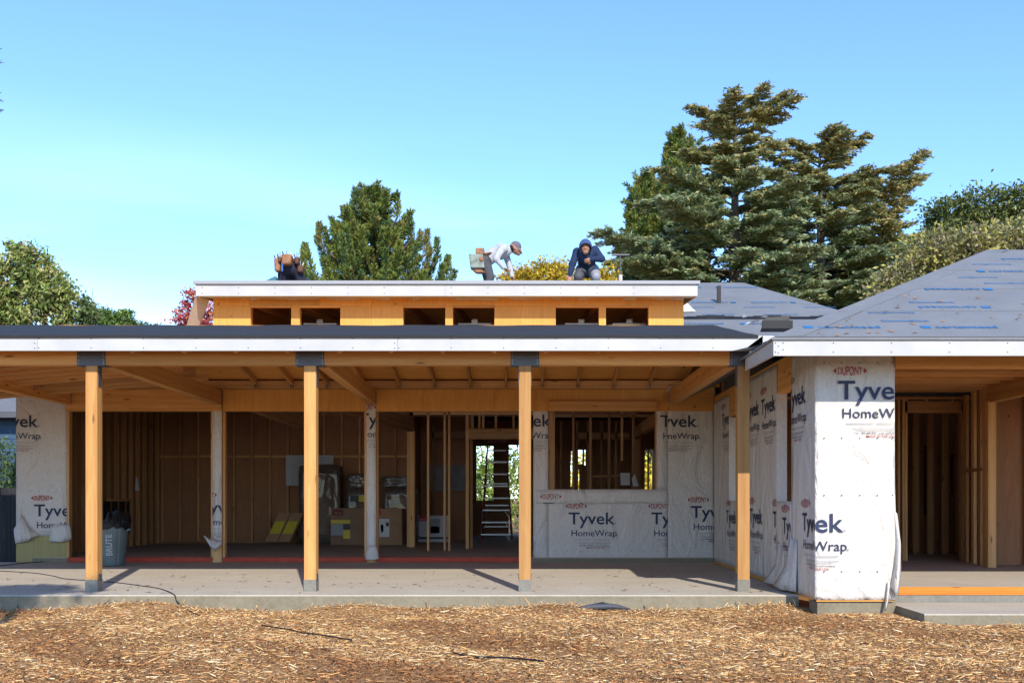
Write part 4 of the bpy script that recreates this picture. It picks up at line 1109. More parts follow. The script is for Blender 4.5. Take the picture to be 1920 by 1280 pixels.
def worker_blue():
    Y = 19.0; rz = roofz(Y)
    T = empty('person', (XA(1097, Y), Y, rz), 'worker in navy hooded sweatshirt crouching and reaching down to the roof', 'person')
    def p(x, y, d=0.0): v = PX(x, y, Y); v.y += d; return v
    sh, pa, sk = 0, 1, 2
    caps = []
    pel = p(1104, 500, .28); chest = p(1098, 481, -.02)
    caps += [(pel, p(1101, 490, .14), .15, .155, sh), (p(1101, 490, .14), chest, .155, .165, sh)]
    sl_, sr = p(1082, 474, -.04), p(1115, 470, -.0)
    caps += [(chest, sl_, .13, .085, sh), (chest, sr, .13, .09, sh), (p(1097, 474, -.06), p(1097, 468, -.12), .09, .07, sh)]
    hd = p(1096.5, 468.5, -.22)
    caps += [(hd + Vector((0, .01, .04)), hd + Vector((0, -.02, -.02)), .095, .088, sk), (hd + Vector((0, -.04, -.06)), hd + Vector((0, -.05, -.10)), .062, .05, sk), (hd + Vector((0, -.105, -.035)), hd + Vector((0, -.112, -.055)), .017, .016, sk)]
    e1 = p(1073, 497, -.1); w1 = p(1068.5, 517, -.12)
    caps += [(sl_, e1, .08, .062, sh), (e1, w1, .062, .046, sh)]
    hand(caps, w1, p(1067, 530, -.14) - w1, (1, 0, 0), sk, .5)
    e2 = p(1127, 488, -.12); w2 = p(1108, 492, -.26)
    caps += [(sr, e2, .085, .066, sh), (e2, w2, .064, .048, sh)]
    hand(caps, w2, p(1096, 497, -.28) - w2, (0, -.4, 1), sk, .9)
    for s, hx, kx, fx in ((-1, 1092, 1084, 1077), (1, 1113, 1117, 1118)):
        hip = p(hx, 502, .2); kn = Vector((XA(kx, Y), Y - .10, rz + .42)); an = Vector((XA(fx, Y), Y + .1, rz + .10))
        caps += [(pel, hip, .13, .12, pa + (3 if s > 0 else 0)), (hip, kn, .115, .08, pa + (3 if s > 0 else 0)), (kn, an, .078, .06, pa + (3 if s > 0 else 0)), (an + Vector((0, .04, -.055)), an + Vector((0, -.16, -.06)), .045, .04, 3)]  # one whole leg takes a paler cloth than the other
    body('body', caps, [cloth('navy_sweatshirt', (.022, .036, .075)), cloth('grey_trousers', (.085, .085, .095)), SKINM, plain('dark_boot', (.03, .025, .02), .7), cloth('pale_trouser_leg', (.27, .27, .30))], T)
    # hood: open shell round the head, the rim shading the face
    vs = []; fs = []; n, mrow = 20, 8
    ax = Vector((0, -.62, -.78)).normalized(); s = Vector((1, 0, 0)); u_ = s.cross(ax) * -1
    c0 = hd + Vector((0, -.005, .03))
    for j in range(mrow + 1):
        t = j / mrow; r = .128 * math.sin(math.pi * (.04 + .60 * t)) ** .7; a_ = -.13 + .235 * t
        for i in range(n):
            q = 2 * math.pi * i / n; vs.append(c0 + ax * a_ + (s * math.cos(q) * r * .95 + u_ * math.sin(q) * r * 1.1))
    for j in range(mrow):
        for i in range(n): fs.append((j * n + i, j * n + (i + 1) % n, (j + 1) * n + (i + 1) % n, (j + 1) * n + i))
    fs.append(tuple(range(n)))
    o = mobj('hood', vs, fs, cloth('hood_cloth', (.055, .085, .19), .12), T, smooth=True); so = o.modifiers.new('thickness', 'SOLIDIFY'); so.thickness = .014
worker_blue()

CREAM_T = plain('pale_handle', (.6, .55, .45), .6)
def worker_back():
    Y = 18.4; rz = roofz(Y)
    T = empty('person', (XA(543, Y), Y, rz), 'worker bent double seen from behind with brown leather tool bags round the waist', 'person')
    def p(x, y, d=0.0): v = PX(x, y, Y); v.y += d; return v
    caps = []
    pel = p(544, 501)
    caps += [(pel, pel + Vector((0, .18, -.02)), .16, .16, 0), (pel + Vector((0, .18, -.02)), pel + Vector((0, .50, -.20)), .15, .15, 1), (pel + Vector((0, .5, -.2)), pel + Vector((0, .60, -.28)), .09, .07, 1)]
    hd = pel + Vector((0, .68, -.36)); caps.append((hd, hd + Vector((0, .03, -.06)), .095, .09, 2))
    for s, kx, fx in ((-1, 530, 523), (1, 560, 568)):
        hip = pel + Vector((s * .09, 0, -.05)); kn = Vector((XA(kx, Y), Y + .02, rz + .40)); an = Vector((XA(fx, Y), Y + .06, rz + .1))
        caps += [(hip, kn, .125, .088, 0), (kn, an, .085, .065, 0), (an + Vector((0, -.05, -.055)), an + Vector((s * .04, .15, -.06)), .045, .042, 3)]
        shd = pel + Vector((s * .17, .46, -.17)); el = shd + Vector((s * .10, .12, -.22)); wr = Vector((el.x - s * .05, el.y + .05, rz + .12))
        caps += [(pel + Vector((s * .08, .44, -.15)), shd, .1, .08, 1), (shd, el, .07, .056, 1), (el, wr, .054, .04, 1)]
        hand(caps, wr, (0, .3, -1), (1, 0, 0), 2, .4)
    body('body', caps, [cloth('navy_trousers', (.026, .026, .042)), cloth('dark_shirt', (.03, .035, .06)), SKINM, plain('black_boot', (.02, .018, .016), .7)], T)
    m = MB(); m.tube([pel + Vector((.185 * math.sin(t), .02 - .17 * math.cos(t), .10)) for t in np.linspace(0, 6.283, 17)], .03, 6); m.build('belt', LEATHD, T)
    for (x0, x1, y0, y1, d, mt) in ((534, 554, 483, 503, -.30, LEATHER), (518, 531, 488, 513, -.20, LEATHER), (556, 566, 486, 500, -.22, LEATHD), (527, 534, 487, 497, -.26, LEATHD), (560, 572, 500, 514, -.16, LEATHD)):
        a, b = p(x0, y1), p(x1, y0)
        o = mobj('tool_bag', [(X_ * (1.0 if i > 3 else .8) + (a.x + b.x) / 2, Y_, Z_) for i, (X_, Y_, Z_) in enumerate(boxv(a.x - (a.x + b.x) / 2, b.x - (a.x + b.x) / 2, Y + d, Y + d + .17, a.z, b.z))], BOXF, mt, T)
        bv = o.modifiers.new('round', 'BEVEL'); bv.width = .035; bv.segments = 3
        for k_ in range(3):
            hx = a.x + (b.x - a.x) * (.25 + .25 * k_); mm = MB(); mm.tube([(hx, Y + d + .05, b.z - .03), (hx + .03 * (k_ - 1), Y + d + .04, b.z + .05 + .03 * (k_ % 2))], .011, 6); mm.build('tool_handle', (LEATHD, GALV, CREAM_T)[k_], T)
    m = MB(); q = p(536, 500, -.27); m.box(q.x - .012, q.x + .012, q.y, q.y + .02, q.z - .14, q.z + .04); m.build('tool_handle', plain('blue_plastic', (.04, .13, .4), .4), T)
worker_back()

# ------------------------------------------------------------------ things on the roofs
def on_clere(x, Y): return Vector((XA(x, Y), Y, roofz(Y)))
c = on_clere(1163, 18.3)
T = empty('stand', tuple(c), 'grey steel T-shaped stand on a dark foot behind the roof edge', 'stand')
zt_ = ZA(478, 18.3)
m = MB(); m.tube([(c.x, 18.3, c.z), (c.x, 18.3, zt_)], .014, 8); m.build('pole', STEEL, T)
m = MB(); m.tube([(c.x + .004, 18.3, c.z + .05), (c.x + .004, 18.3, c.z + .38)], .035, 8); m.build('sleeve', plain('pale_sleeve', (.5, .45, .4), .5), T)
m = MB(); m.box(c.x - .15, c.x + .16, 18.27, 18.33, zt_ - .012, zt_ + .012); m.build('cross_bar', STEEL, T)
m = MB(); m.add([(c.x - .17, 18.15, c.z), (c.x + .17, 18.15, c.z), (c.x + .17, 18.45, c.z + .02), (c.x - .17, 18.45, c.z + .02), (c.x - .07, 18.22, c.z + .22), (c.x + .10, 18.22, c.z + .22), (c.x + .10, 18.38, c.z + .22), (c.x - .07, 18.38, c.z + .22)], BOXF); m.build('foot', BLACKP, T)
CREAM = plain('cream_board', (.62, .57, .47), .7, nscale=5, namp=.06)
def sheet_on_roof(x0, x1, Y0, Y1, h, label, tilt=0, mat=CREAM, name='board'):
    a, b = XA(x0, Y0), XA(x1, Y0); z0, z1 = roofz(Y0), roofz(Y1)
    v = [(a, Y0, z0), (b, Y0, z0), (b, Y1, z1), (a, Y1, z1), (a, Y0, z0 + h + tilt), (b, Y0, z0 + h), (b, Y1, z1 + h), (a, Y1, z1 + h + tilt)]
    return tag(mobj(name, v, BOXF, mat), label, 'board')
sheet_on_roof(934, 1037, 18.4, 19.0, .22, 'long cream foam board lying behind the grey-shirted worker on the roof', -.10)
sheet_on_roof(640, 667, 18.0, 18.5, .24, 'small white board lying on the roof in front of the pine')
sheet_on_roof(482, 497, 18.0, 18.3, .25, 'white offcut lying on the roof beside the teal bag')
m = MB(); q = on_clere(508, 18.2)
m.add([(q.x - .16, 18.1, q.z), (q.x + .14, 18.1, q.z), (q.x + .14, 18.4, q.z), (q.x - .16, 18.4, q.z), (q.x - .12, 18.15, q.z + .25), (q.x + .10, 18.15, q.z + .36), (q.x + .10, 18.35, q.z + .34), (q.x - .10, 18.35, q.z + .25)], BOXF)
o = m.build('tool_bag', plain('teal_canvas', (.05, .14, .18), .7, nscale=8, namp=.3)); tag(o, 'teal canvas tool bag on the roof beside the bent worker', 'bag'); bv = o.modifiers.new('round', 'BEVEL'); bv.width = .04; bv.segments = 3
# black moulded piece and torn paper in the porch roof corner
T = empty('roof_vent', tuple(PX(1452, 607, 15.6)), 'black plastic roof vent left lying near the valley', 'vent')
q = PX(1455, 606, 15.6)
m = MB(); m.add([(q.x - .20, 15.5, q.z - .1), (q.x + .20, 15.5, q.z - .1), (q.x + .20, 15.8, q.z - .1), (q.x - .20, 15.8, q.z - .1), (q.x - .18, 15.52, q.z + .07), (q.x + .18, 15.52, q.z + .10), (q.x + .18, 15.78, q.z + .13), (q.x - .12, 15.78, q.z + .13)], BOXF)
m.build('vent_body', BLACKP, T)
m = MB(); m.box(q.x - .24, q.x + .22, 15.46, 15.49, q.z - .1, q.z + .02); m.build('vent_flange', BLACKP, T)
m = MB(); rr = random.Random(8)
for i in range(9):
    x, y = rr.uniform(1388, 1440), rr.uniform(596, 607); b = PX(x, y, 15.7); s_ = rr.uniform(.05, .13)
    m.add([b + Vector((rr.uniform(-s_, s_), rr.uniform(-.05, .05), rr.uniform(-.03, .06))) for _ in range(4)], [(0, 1, 2, 3)])
tag(m.build('paper_scraps', plain('grey_paper', (.42, .44, .47), .7)), 'torn grey underlayment scraps heaped beside the black vent', 'paper scraps', kind='stuff')

# ------------------------------------------------------------------ things in and around the porch
def trash_bin():
    Yb = 16.75; xc = XA(209, Yb)
    T = empty('trash_bin', (xc, Yb, .0), 'grey plastic trash bin with black liner behind the porch post', 'bin')
    GREYB = plain('grey_bin_plastic', (.13, .16, .155), .45, nscale=5, namp=.15)
    n = 40; rows = [(0, .205), (.03, .215), (.60, .262), (.64, .275), (.68, .278)]
    vs = []; fs = []
    for z, r in rows:
        for i in range(n):
            t = 2 * math.pi * i / n; rr_ = r * (1 - .022 * (1 if (i % 5 == 0 and .02 < z < .61) else 0)); vs.append((xc + rr_ * math.cos(t), Yb + rr_ * math.sin(t), z + .005))
    for j in range(len(rows) - 1):
        for i in range(n): fs.append((j * n + i, j * n + (i + 1) % n, (j + 1) * n + (i + 1) % n, (j + 1) * n + i))
    fs.append(tuple(range(n))[::-1])
    mobj('bin_body', vs, fs, GREYB, T)
    m = MB()
    for s in (-1, 1): m.tube([(xc + s * .27, Yb - .07, .56), (xc + s * .315, Yb - .06, .585), (xc + s * .315, Yb + .06, .585), (xc + s * .27, Yb + .07, .56)], .016, 6)
    m.build('handle', GREYB, T)
    rs = np.random.default_rng(4); vs = []; fs = []; rows = [(.60, .285), (.66, .292), (.71, .30), (.74, .27), (.72, .2), (.80, .12), (.86, .05)]
    for j, (z, r) in enumerate(rows):
        for i in range(n):
            t = 2 * math.pi * i / n; q = 1 + .05 * math.sin(7 * t + j) + .04 * rs.normal() * (j > 1); vs.append((xc + r * q * math.cos(t), Yb + r * q * math.sin(t), z + .02 * math.sin(5 * t + 2 * j) + .015 * rs.normal() + (.10 * math.cos(t - .3) if j in (3, 4, 5) else 0)))
    for j in range(len(rows) - 1):
        for i in range(n): fs.append((j * n + i, j * n + (i + 1) % n, (j + 1) * n + (i + 1) % n, (j + 1) * n + i))
    mobj('bin_liner', vs, fs, BLACKP, T)
    co, fs = text('BRUTE', .34, .02, .10); M = MB()
    def onbin(px_, py_):
        z_ = .17 + px_; dx = .10 - py_ * .9; r = .217 + (z_ - .035) * .082 + .006
        return (xc + dx, Yb - math.sqrt(r * r - dx * dx), z_)
    M.add([onbin(p[0], p[1]) for p in co], fs)
    M.build('lettering', plain('worn_white_print', (.42, .43, .43), .7), T)
trash_bin()

def ladder():
    Yl = 24.3; xa0, xa1 = XA(901, Yl), XA(959, Yl); xb0, xb1 = XA(913, Yl), XA(947, Yl); H_ = 2.45
    T = empty('step_ladder', ((xa0 + xa1) / 2, Yl, .08), 'tall stepladder with red rails and aluminium treads in the doorway', 'ladder')
    REDR = plain('red_fibreglass', (.16, .03, .025), .5)
    for a, b in ((xa0, xb0), (xa1, xb1)):
        lumber('rail', (a, Yl, .08), (b, Yl + .45, H_), .03, .075, REDR, T, up=(0, 1, 0))
        lumber('rear_rail', (a, Yl + 1.15, .08), (b, Yl + .5, H_), .03, .05, REDR, T, up=(0, 1, 0))
    for k_ in range(8):
        t = (k_ + .55) / 8.3; z = .08 + t * (H_ - .08); a = xa0 + (xb0 - xa0) * t; b = xa1 + (xb1 - xa1) * t; y = Yl + .45 * t
        box('tread', a, b, y - .05, y + .05, z - .012, z + .018, GALV, T)
        if k_ < 3:
            m = MB()
            for x_, s in ((a, 1), (b, -1)): m.tube([(x_ + s * .015, y, z - .16), (x_ + s * .12, y, z - .01)], .008, 5)
            m.build('tread_brace', GALV, T)
    for k_ in range(4):
        t = (k_ + .6) / 4.5; z = .08 + t * (H_ - .08); a = xa0 + (xb0 - xa0) * t; b = xa1 + (xb1 - xa1) * t; y = Yl + 1.15 - .65 * t
        box('rear_bar', a, b, y - .012, y + .012, z - .015, z + .015, GALV, T)
    box('ladder_top', xb0 - .03, xb1 + .03, Yl + .38, Yl + .58, H_, H_ + .05, REDR, T)
ladder()

CARD = plain('cardboard', (.36, .20, .105), .8, nscale=6, namp=.08)
CARDD = plain('dim_cardboard', (.24, .14, .085), .8, nscale=6, namp=.12)
WHITEC = plain('white_carton', (.60, .57, .56), .6)
YEL = plain('yellow_label', (.62, .47, .04), .5)
REDL = plain('red_label', (.45, .05, .04), .5)
GREYL = plain('grey_label', (.30, .30, .30), .5)
DRKL = plain('dark_label', (.05, .05, .05), .5)
def film():
    m, nt, b = newmat('stretch_film')
    v, _ = coords(nt, (1, 1, 6)); g = noise(nt, v, 7, 5, .7, 2)
    nt.links.new(ramp(nt, g, [(.35, (.085, .06, .045)), (.55, (.15, .11, .085)), (.75, (.28, .25, .23))]), b.inputs['Base Color'])
    b.inputs['Roughness'].default_value = .18; b.inputs['Coat Weight'].default_value = .6
    bump(nt, b, g, .9, .03); return m
FILM = film()
def carton(label, x0, x1, y0, y1, Y, depth, mat, prints=(), brand=None, name='carton', z0=None):
    X0, X1 = XA(x0, Y), XA(x1, Y); Z0 = .082 if z0 is None else z0; Z1 = ZA(y0, Y)
    T = empty(name, ((X0 + X1) / 2, Y + depth / 2, Z0), label, 'box')
    box('carton_body', X0, X1, Y, Y + depth, Z0, Z1, mat, T)
    box('flap_seam', (X0 + X1) / 2 - .02, (X0 + X1) / 2 + .02, Y + .02, Y + depth - .02, Z1 + .001, Z1 + .004, plain('packing_tape', (.42, .3, .18), .4), T)
    for (a, b, c, d, mt) in prints:
        box('printed_label', XA(a, Y), XA(b, Y), Y - .004, Y - .001, ZA(d, Y), ZA(c, Y), mt, T)
    if brand:
        bx, by, bw, mt, tm = brand
        w_ = (XA(bx + bw, Y) - XA(bx, Y)); box('printed_label', XA(bx, Y) - .03, XA(bx, Y) + w_ + .03, Y - .004, Y - .001, ZA(by, Y) - .03, ZA(by, Y) + .10, mt, T)
        co, fs = text('VELUX', w_, .03); m = MB(); m.add([(XA(bx, Y) + q[0], Y - .006, ZA(by, Y) + q[1]) for q in co], fs); m.build('lettering', tm, T)
    return T
YBX = 22.35
DKRED = plain('dark_red_print', (.16, .03, .025), .6)
carton('large brown carton with yellow labels between the post and wrapped column', 620, 683, 952, 1020, YBX, .5, CARDD, [(620.5, 656.5, 974, 981, YEL), (620.5, 643, 982, 1003, GREYL), (643.5, 656.5, 982, 992, DRKL), (643.5, 656.5, 993, 1009, YEL)], (626, 963, 15, DKRED, CARD))
carton('brown carton with white picture label right of the wrapped column', 703, 754, 953, 1019, YBX, .5, CARD, [(705, 730, 972, 1006, WHITEC), (714, 719, 983, 996, DRKL), (724, 729, 979, 986, GREYL)], (700, 963, 12, REDL, CARD))
carton('white carton with red label and grey picture in front of the stud partition', 782, 840, 966, 1014, 23.9, .45, WHITEC, [(806, 825, 972, 1000, GREYL), (807.5, 823.5, 986, 998.5, WHITEC), (781.8, 840.2, 1006, 1010, DRKL)], (786.5, 974, 12.5, REDL, WHITEC))
def bundle(label, x0, x1, ytop, Y, depth, z0=.082, seed=0, labels=()):
    """film-wrapped stack: bulging, dented block"""
    rs = np.random.default_rng(seed); X0, X1, Z1 = XA(x0, Y), XA(x1, Y), ZA(ytop, Y)
    T = empty('wrapped_bundle', ((X0 + X1) / 2, Y + depth / 2, z0), label, 'bundle')
    bm = bmesh.new(); bmesh.ops.create_cube(bm, size=1.0); bmesh.ops.subdivide_edges(bm, edges=bm.edges[:], cuts=7, use_grid_fill=True)
    for v_ in bm.verts:
        p_ = v_.co.copy(); k_ = 1 - .05 * (abs(p_.x * 2) ** 6 * abs(p_.z * 2) ** 6)
        v_.co = Vector(((X0 + X1) / 2 + p_.x * (X1 - X0) * k_, Y + depth / 2 + p_.y * depth * k_, (z0 + Z1) / 2 + p_.z * (Z1 - z0) * k_)) + Vector(rs.normal(0, .007, 3))
        if v_.co.z < z0 + .02: v_.co.z = max(v_.co.z, z0)
    me = bpy.data.meshes.new('film_wrap'); bm.to_mesh(me); bm.free(); me.materials.append(FILM)
    me.polygons.foreach_set('use_smooth', [True] * len(me.polygons))
    o = bpy.data.objects.new('film_wrap', me); COL.objects.link(o); adopt(o, T)
    for (a, b, c, d, mt) in labels: box('printed_label', XA(a, Y), XA(b, Y), Y - .022, Y - .016, ZA(d, Y), ZA(c, Y), mt, T)
    return T
bundle('tall film-wrapped bundle standing behind the second porch post', 560, 637, 870, 22.7, .5, seed=1)
bundle('film-wrapped bundle behind the brown carton with yellow label', 649, 700, 916, 22.9, .35, seed=2, labels=((657, 672, 928, 940, DRKL), (673, 687, 928, 940, YEL)))
bundle('film-wrapped roll lying on the bundle behind the yellow-labelled carton', 650, 702, 888, 22.95, .3, z0=ZA(915, 22.9) + .0, seed=3)
bundle('wide film-wrapped bundle leaning at the interior post', 718, 782, 914, 22.9, .35, seed=4)
bundle('film-wrapped roll lying on the wide bundle by the interior post', 714, 776, 893, 22.95, .3, z0=ZA(913, 22.9), seed=5)
def parcel(x, lab):
    b = PX(x, 1018, 22.4); T = empty('parcel', tuple(b), lab, 'parcel', 'slim parcels leaning against the back wall')
    d = Vector((.22, .30, .62)); s = Vector((.26, 0, 0)); n_ = Vector((0, -.10, .04))
    v = [b, b + s, b + s + d, b + d]; v = v + [q + n_ for q in v]
    mobj('parcel_body', [tuple(q) for q in v], BOXF, CARD, T)
    y0 = b + d * .28 + n_ * 1.04; v = [y0 + s * .08, y0 + s * .92, y0 + s * .92 + d * .42, y0 + s * .08 + d * .42]; v += [q + n_ * .03 for q in v]
    mobj('yellow_label', [tuple(q) for q in v], BOXF, YEL, T)
parcel(499, 'slim parcel with yellow label by the rear wall, farther from the tall bundle')
parcel(523, 'slim parcel with yellow label by the rear wall, next to the tall bundle')
# plan drawing pinned to the studs
T = tag(box('drawing_sheet', XA(536, 23.2), XA(625, 23.2), 23.20, 23.206, ZA(910, 23.2), ZA(853, 23.2), plain('drawing_paper', (.50, .50, .52), .8)), 'white plan drawing of a house pinned to the rear wall studs', 'drawing')
m = MB()
def ln(x0, y0, x1, y1, w_=.4):
    a, b = PX(x0, y0, 23.197), PX(x1, y1, 23.197); d = (b - a).normalized(); e = d.cross(Vector((0, 1, 0))) * w_ / 90
    m.add([a - e, b - e, b + e, a + e], [(0, 1, 2, 3)])
for q in ((545, 876, 575, 856), (548, 874, 548, 905), (548, 905, 572, 905), (552, 878, 565, 878), (552, 884, 565, 884), (552, 890, 565, 890), (600, 857, 620, 857), (600, 862, 620, 862), (604, 857, 604, 868)): ln(*q)
m.build('drawn_line', GREYPRINT, T)
def paper(pts, label):
    v = [Vector(p) for p in pts]; return tag(mobj('note_sheet', [tuple(p) for p in v] + [tuple(p + Vector((0, .004, 0))) for p in v], [tuple(range(len(v))), tuple(range(len(v), 2 * len(v)))[::-1]] + [(i, len(v) + i, len(v) + (i + 1) % len(v), (i + 1) % len(v)) for i in range(len(v))], plain('note_paper', (.55, .54, .55), .8)), label, 'paper')
Yn = 19.83
paper([PX(1164, 909, Yn), PX(1181, 909, Yn), PX(1181, 886, Yn), PX(1163, 886, Yn)], 'white printed note sheet pinned to a stud inside the window opening')
paper([PX(1187, 911, Yn), PX(1198, 911, Yn), PX(1190, 888, Yn), PX(1184, 897, Yn)], 'torn triangular sheet pinned to a stud inside the window opening')
paper([PX(253, 919, 21.5), PX(261, 919, 21.5), PX(258, 895, 21.5), PX(255, 894, 21.5)], 'small torn white paper stapled on a stud of the left wall')
# cables
def cable(pts, r, label, name='cable'):
    P = [Vector(p) for p in pts]; q = []
    for i in range(len(P) - 1):
        a, b, c, d = P[max(i - 1, 0)], P[i], P[i + 1], P[min(i + 2, len(P) - 1)]
        for t in np.linspace(0, 1, 8, endpoint=False):
            q.append(.5 * ((2 * b) + (c - a) * t + (2 * a - 5 * b + 4 * c - d) * t * t + (3 * b - a - 3 * c + d) * t ** 3))
    q.append(P[-1]); m = MB(); m.tube(q, r, 6); return tag(m.build(name, BLACKP, smooth=True), label, 'cable')
def onslab(x, y):   # pixel on the patio's sloping top
    Y = F * (CZ + .0) / (y - VY)
    for _ in range(6): z = -.03 + .03 * (Y - 11.87) / 5.69; Y = F * (CZ - z) / (y - VY)
    return Vector(((x - VX) * Y / F, Y, z + .006))
g = lambda x, y: Vector((XA(x, F * (CZ - GZ - .03) / (y - VY)), F * (CZ - GZ - .03) / (y - VY), GZ + .035))
e0 = onslab(318, 1110)
cable([onslab(-10, 1070), onslab(60, 1074), onslab(100, 1080), onslab(120, 1085), onslab(160, 1088), onslab(215, 1092), onslab(262, 1098), onslab(300, 1104), Vector((XA(326, 11.88), 11.88, -.022)), Vector((XA(331, 11.84), 11.84, -.09)), g(345, 1139), g(360, 1148), g(374, 1154)], .006, 'black extension cord running over the slab edge into the mulch')
cable([onslab(-10, 1062), onslab(40, 1056), onslab(85, 1053) + Vector((0, 0, .01)), onslab(103, 1052) + Vector((0, 0, .12)), onslab(112, 1052) + Vector((0, 0, .13)), onslab(122, 1051) + Vector((0, 0, .03))], .009, 'black hose looping up beside the plywood pier')
cable([g(490, 1172), g(540, 1180), g(570, 1187), g(600, 1190), g(660, 1200)], .007, 'thin dark stick lying across the mulch', 'stick')['category'] = 'stick'
cable([g(850, 1224), g(885, 1231), g(960, 1234), g(1020, 1240)], .008, 'long thin twig lying in the mulch below the slab', 'stick')['category'] = 'stick'
# rolled dark tarp at the slab's foot
T = empty('tarp', tuple(g(1125, 1140)), 'dark grey rolled tarp lying against the slab edge', 'tarp')
TARP = plain('grey_tarp', (.055, .062, .075), .6, nscale=8, namp=.2)
yt = 11.68
m = MB(); m.tube([PX(1074, 1139, yt), PX(1085, 1139.5, yt), PX(1110, 1137, yt), PX(1140, 1136, yt), PX(1158, 1137, yt), PX(1182, 1141, yt)], [.012, .018, .034, .036, .028, .006], 8); m.build('roll', TARP, T, True)
m = MB(); a, b, c = PX(1100, 1134.5, yt), PX(1130, 1128.5, yt), PX(1152, 1134, yt); m.add([a, b, c, a + Vector((0, .05, 0)), b + Vector((0, .05, 0)), c + Vector((0, .05, 0))], [(0, 2, 1), (3, 4, 5), (0, 1, 4, 3), (1, 2, 5, 4), (2, 0, 3, 5)]); m.build('fold', BLACKP, T)
m = MB(); m.add([PX(1073, 1132, yt), PX(1080, 1138, yt), PX(1074, 1141, yt), PX(1073, 1132, yt + .04), PX(1080, 1138, yt + .04), PX(1074, 1141, yt + .04)], [(0, 2, 1), (3, 4, 5), (0, 1, 4, 3), (1, 2, 5, 4), (2, 0, 3, 5)]); m.build('tarp_end', TARP, T)
# leaf crumbs on the patio
m = MB(); lr = random.Random(21)
for _ in range(170):
    x, y = lr.uniform(0, 1480), 1068 + 44 * lr.random() ** .8
    b = onslab(x, y); a_ = lr.uniform(0, 6.28); L = lr.uniform(.012, .06); W = L * lr.uniform(.12, .4)
    if b.x > 2.95 or b.y < 11.9: continue
    d = Vector((math.cos(a_), math.sin(a_), 0)); e = Vector((-d.y, d.x, 0))
    m.add([b - d * L, b + e * W + Vector((0, 0, .006)), b + d * L, b - e * W + Vector((0, 0, .003))], [(0, 1, 2, 3)])
tag(m.build('leaf_litter', plain('brown_leaf', (.16, .09, .05), .8)), 'small dead leaves and crumbs scattered on the concrete patio', 'dry leaves', kind='stuff')

# ------------------------------------------------------------------ trees and garden
def leafmat(name, trans=.25, rough=.6):
    m, nt, b = newmat(name)
    at = nt.nodes.new('ShaderNodeAttribute'); at.attribute_name = 'Col'
    gm = nt.nodes.new('ShaderNodeMix'); gm.data_type = 'RGBA'; gm.blend_type = 'MULTIPLY'; gm.inputs[0].default_value = 1.0; gm.inputs[7].default_value = (2.4, 2.3, 2.1, 1); nt.links.new(at.outputs['Color'], gm.inputs[6])
    nt.links.new(gm.outputs[2], b.inputs['Base Color']); b.inputs['Roughness'].default_value = rough; b.inputs['Specular IOR Level'].default_value = .25
    tr = nt.nodes.new('ShaderNodeBsdfTranslucent'); nt.links.new(gm.outputs[2], tr.inputs['Color'])
    mx = nt.nodes.new('ShaderNodeMixShader'); mx.inputs[0].default_value = trans
    o = nt.nodes['Material Output']; nt.links.new(b.outputs[0], mx.inputs[1]); nt.links.new(tr.outputs[0], mx.inputs[2]); nt.links.new(mx.outputs[0], o.inputs['Surface'])
    return m
LEAFM = leafmat('foliage')
BARK = plain('bark', (.10, .075, .055), .9, nscale=8, namp=.4)
def leaves(name, C, D, L, W, colr, parent):
    """C centres, D long axis of each leaf (unit), L/W half sizes, colr rgb; each leaf is a bent four-sided blade"""
    n = len(C); rnd = RNG.normal(size=(n, 3)); s = np.cross(D, rnd); s /= np.linalg.norm(s, axis=1)[:, None] + 1e-9
    nn = np.cross(D, s)
    P = np.empty((n, 4, 3))
    P[:, 0] = C - D * L[:, None]; P[:, 1] = C + s * W[:, None] + nn * (W * .3)[:, None]; P[:, 2] = C + D * L[:, None]; P[:, 3] = C - s * W[:, None] + nn * (W * .3)[:, None]
    me = bpy.data.meshes.new(name)
    me.vertices.add(n * 4); me.vertices.foreach_set('co', P.reshape(-1))
    me.loops.add(n * 4); me.loops.foreach_set('vertex_index', np.arange(n * 4, dtype=np.int32))
    me.polygons.add(n); me.polygons.foreach_set('loop_start', (np.arange(n) * 4).astype(np.int32))
    me.update(calc_edges=True)
    ca = me.color_attributes.new('Col', 'FLOAT_COLOR', 'POINT'); buf = np.ones((n, 4, 4)); buf[:, :, :3] = colr[:, None, :]
    ca.data.foreach_set('color', buf.reshape(-1)); me.materials.append(LEAFM)
    o = bpy.data.objects.new(name, me); COL.objects.link(o); adopt(o, parent); return o
def unit(a): return a / (np.linalg.norm(a, axis=-1, keepdims=True) + 1e-9)
def colours(n, pal, clump=None, var=.18):
    pal = np.array(pal, float); idx = RNG.integers(0, len(pal), n)
    if clump is not None: idx = np.where(RNG.random(n) < .6, clump % len(pal), idx)
    return pal[idx] * RNG.uniform(1 - var, 1 + var, (n, 1))

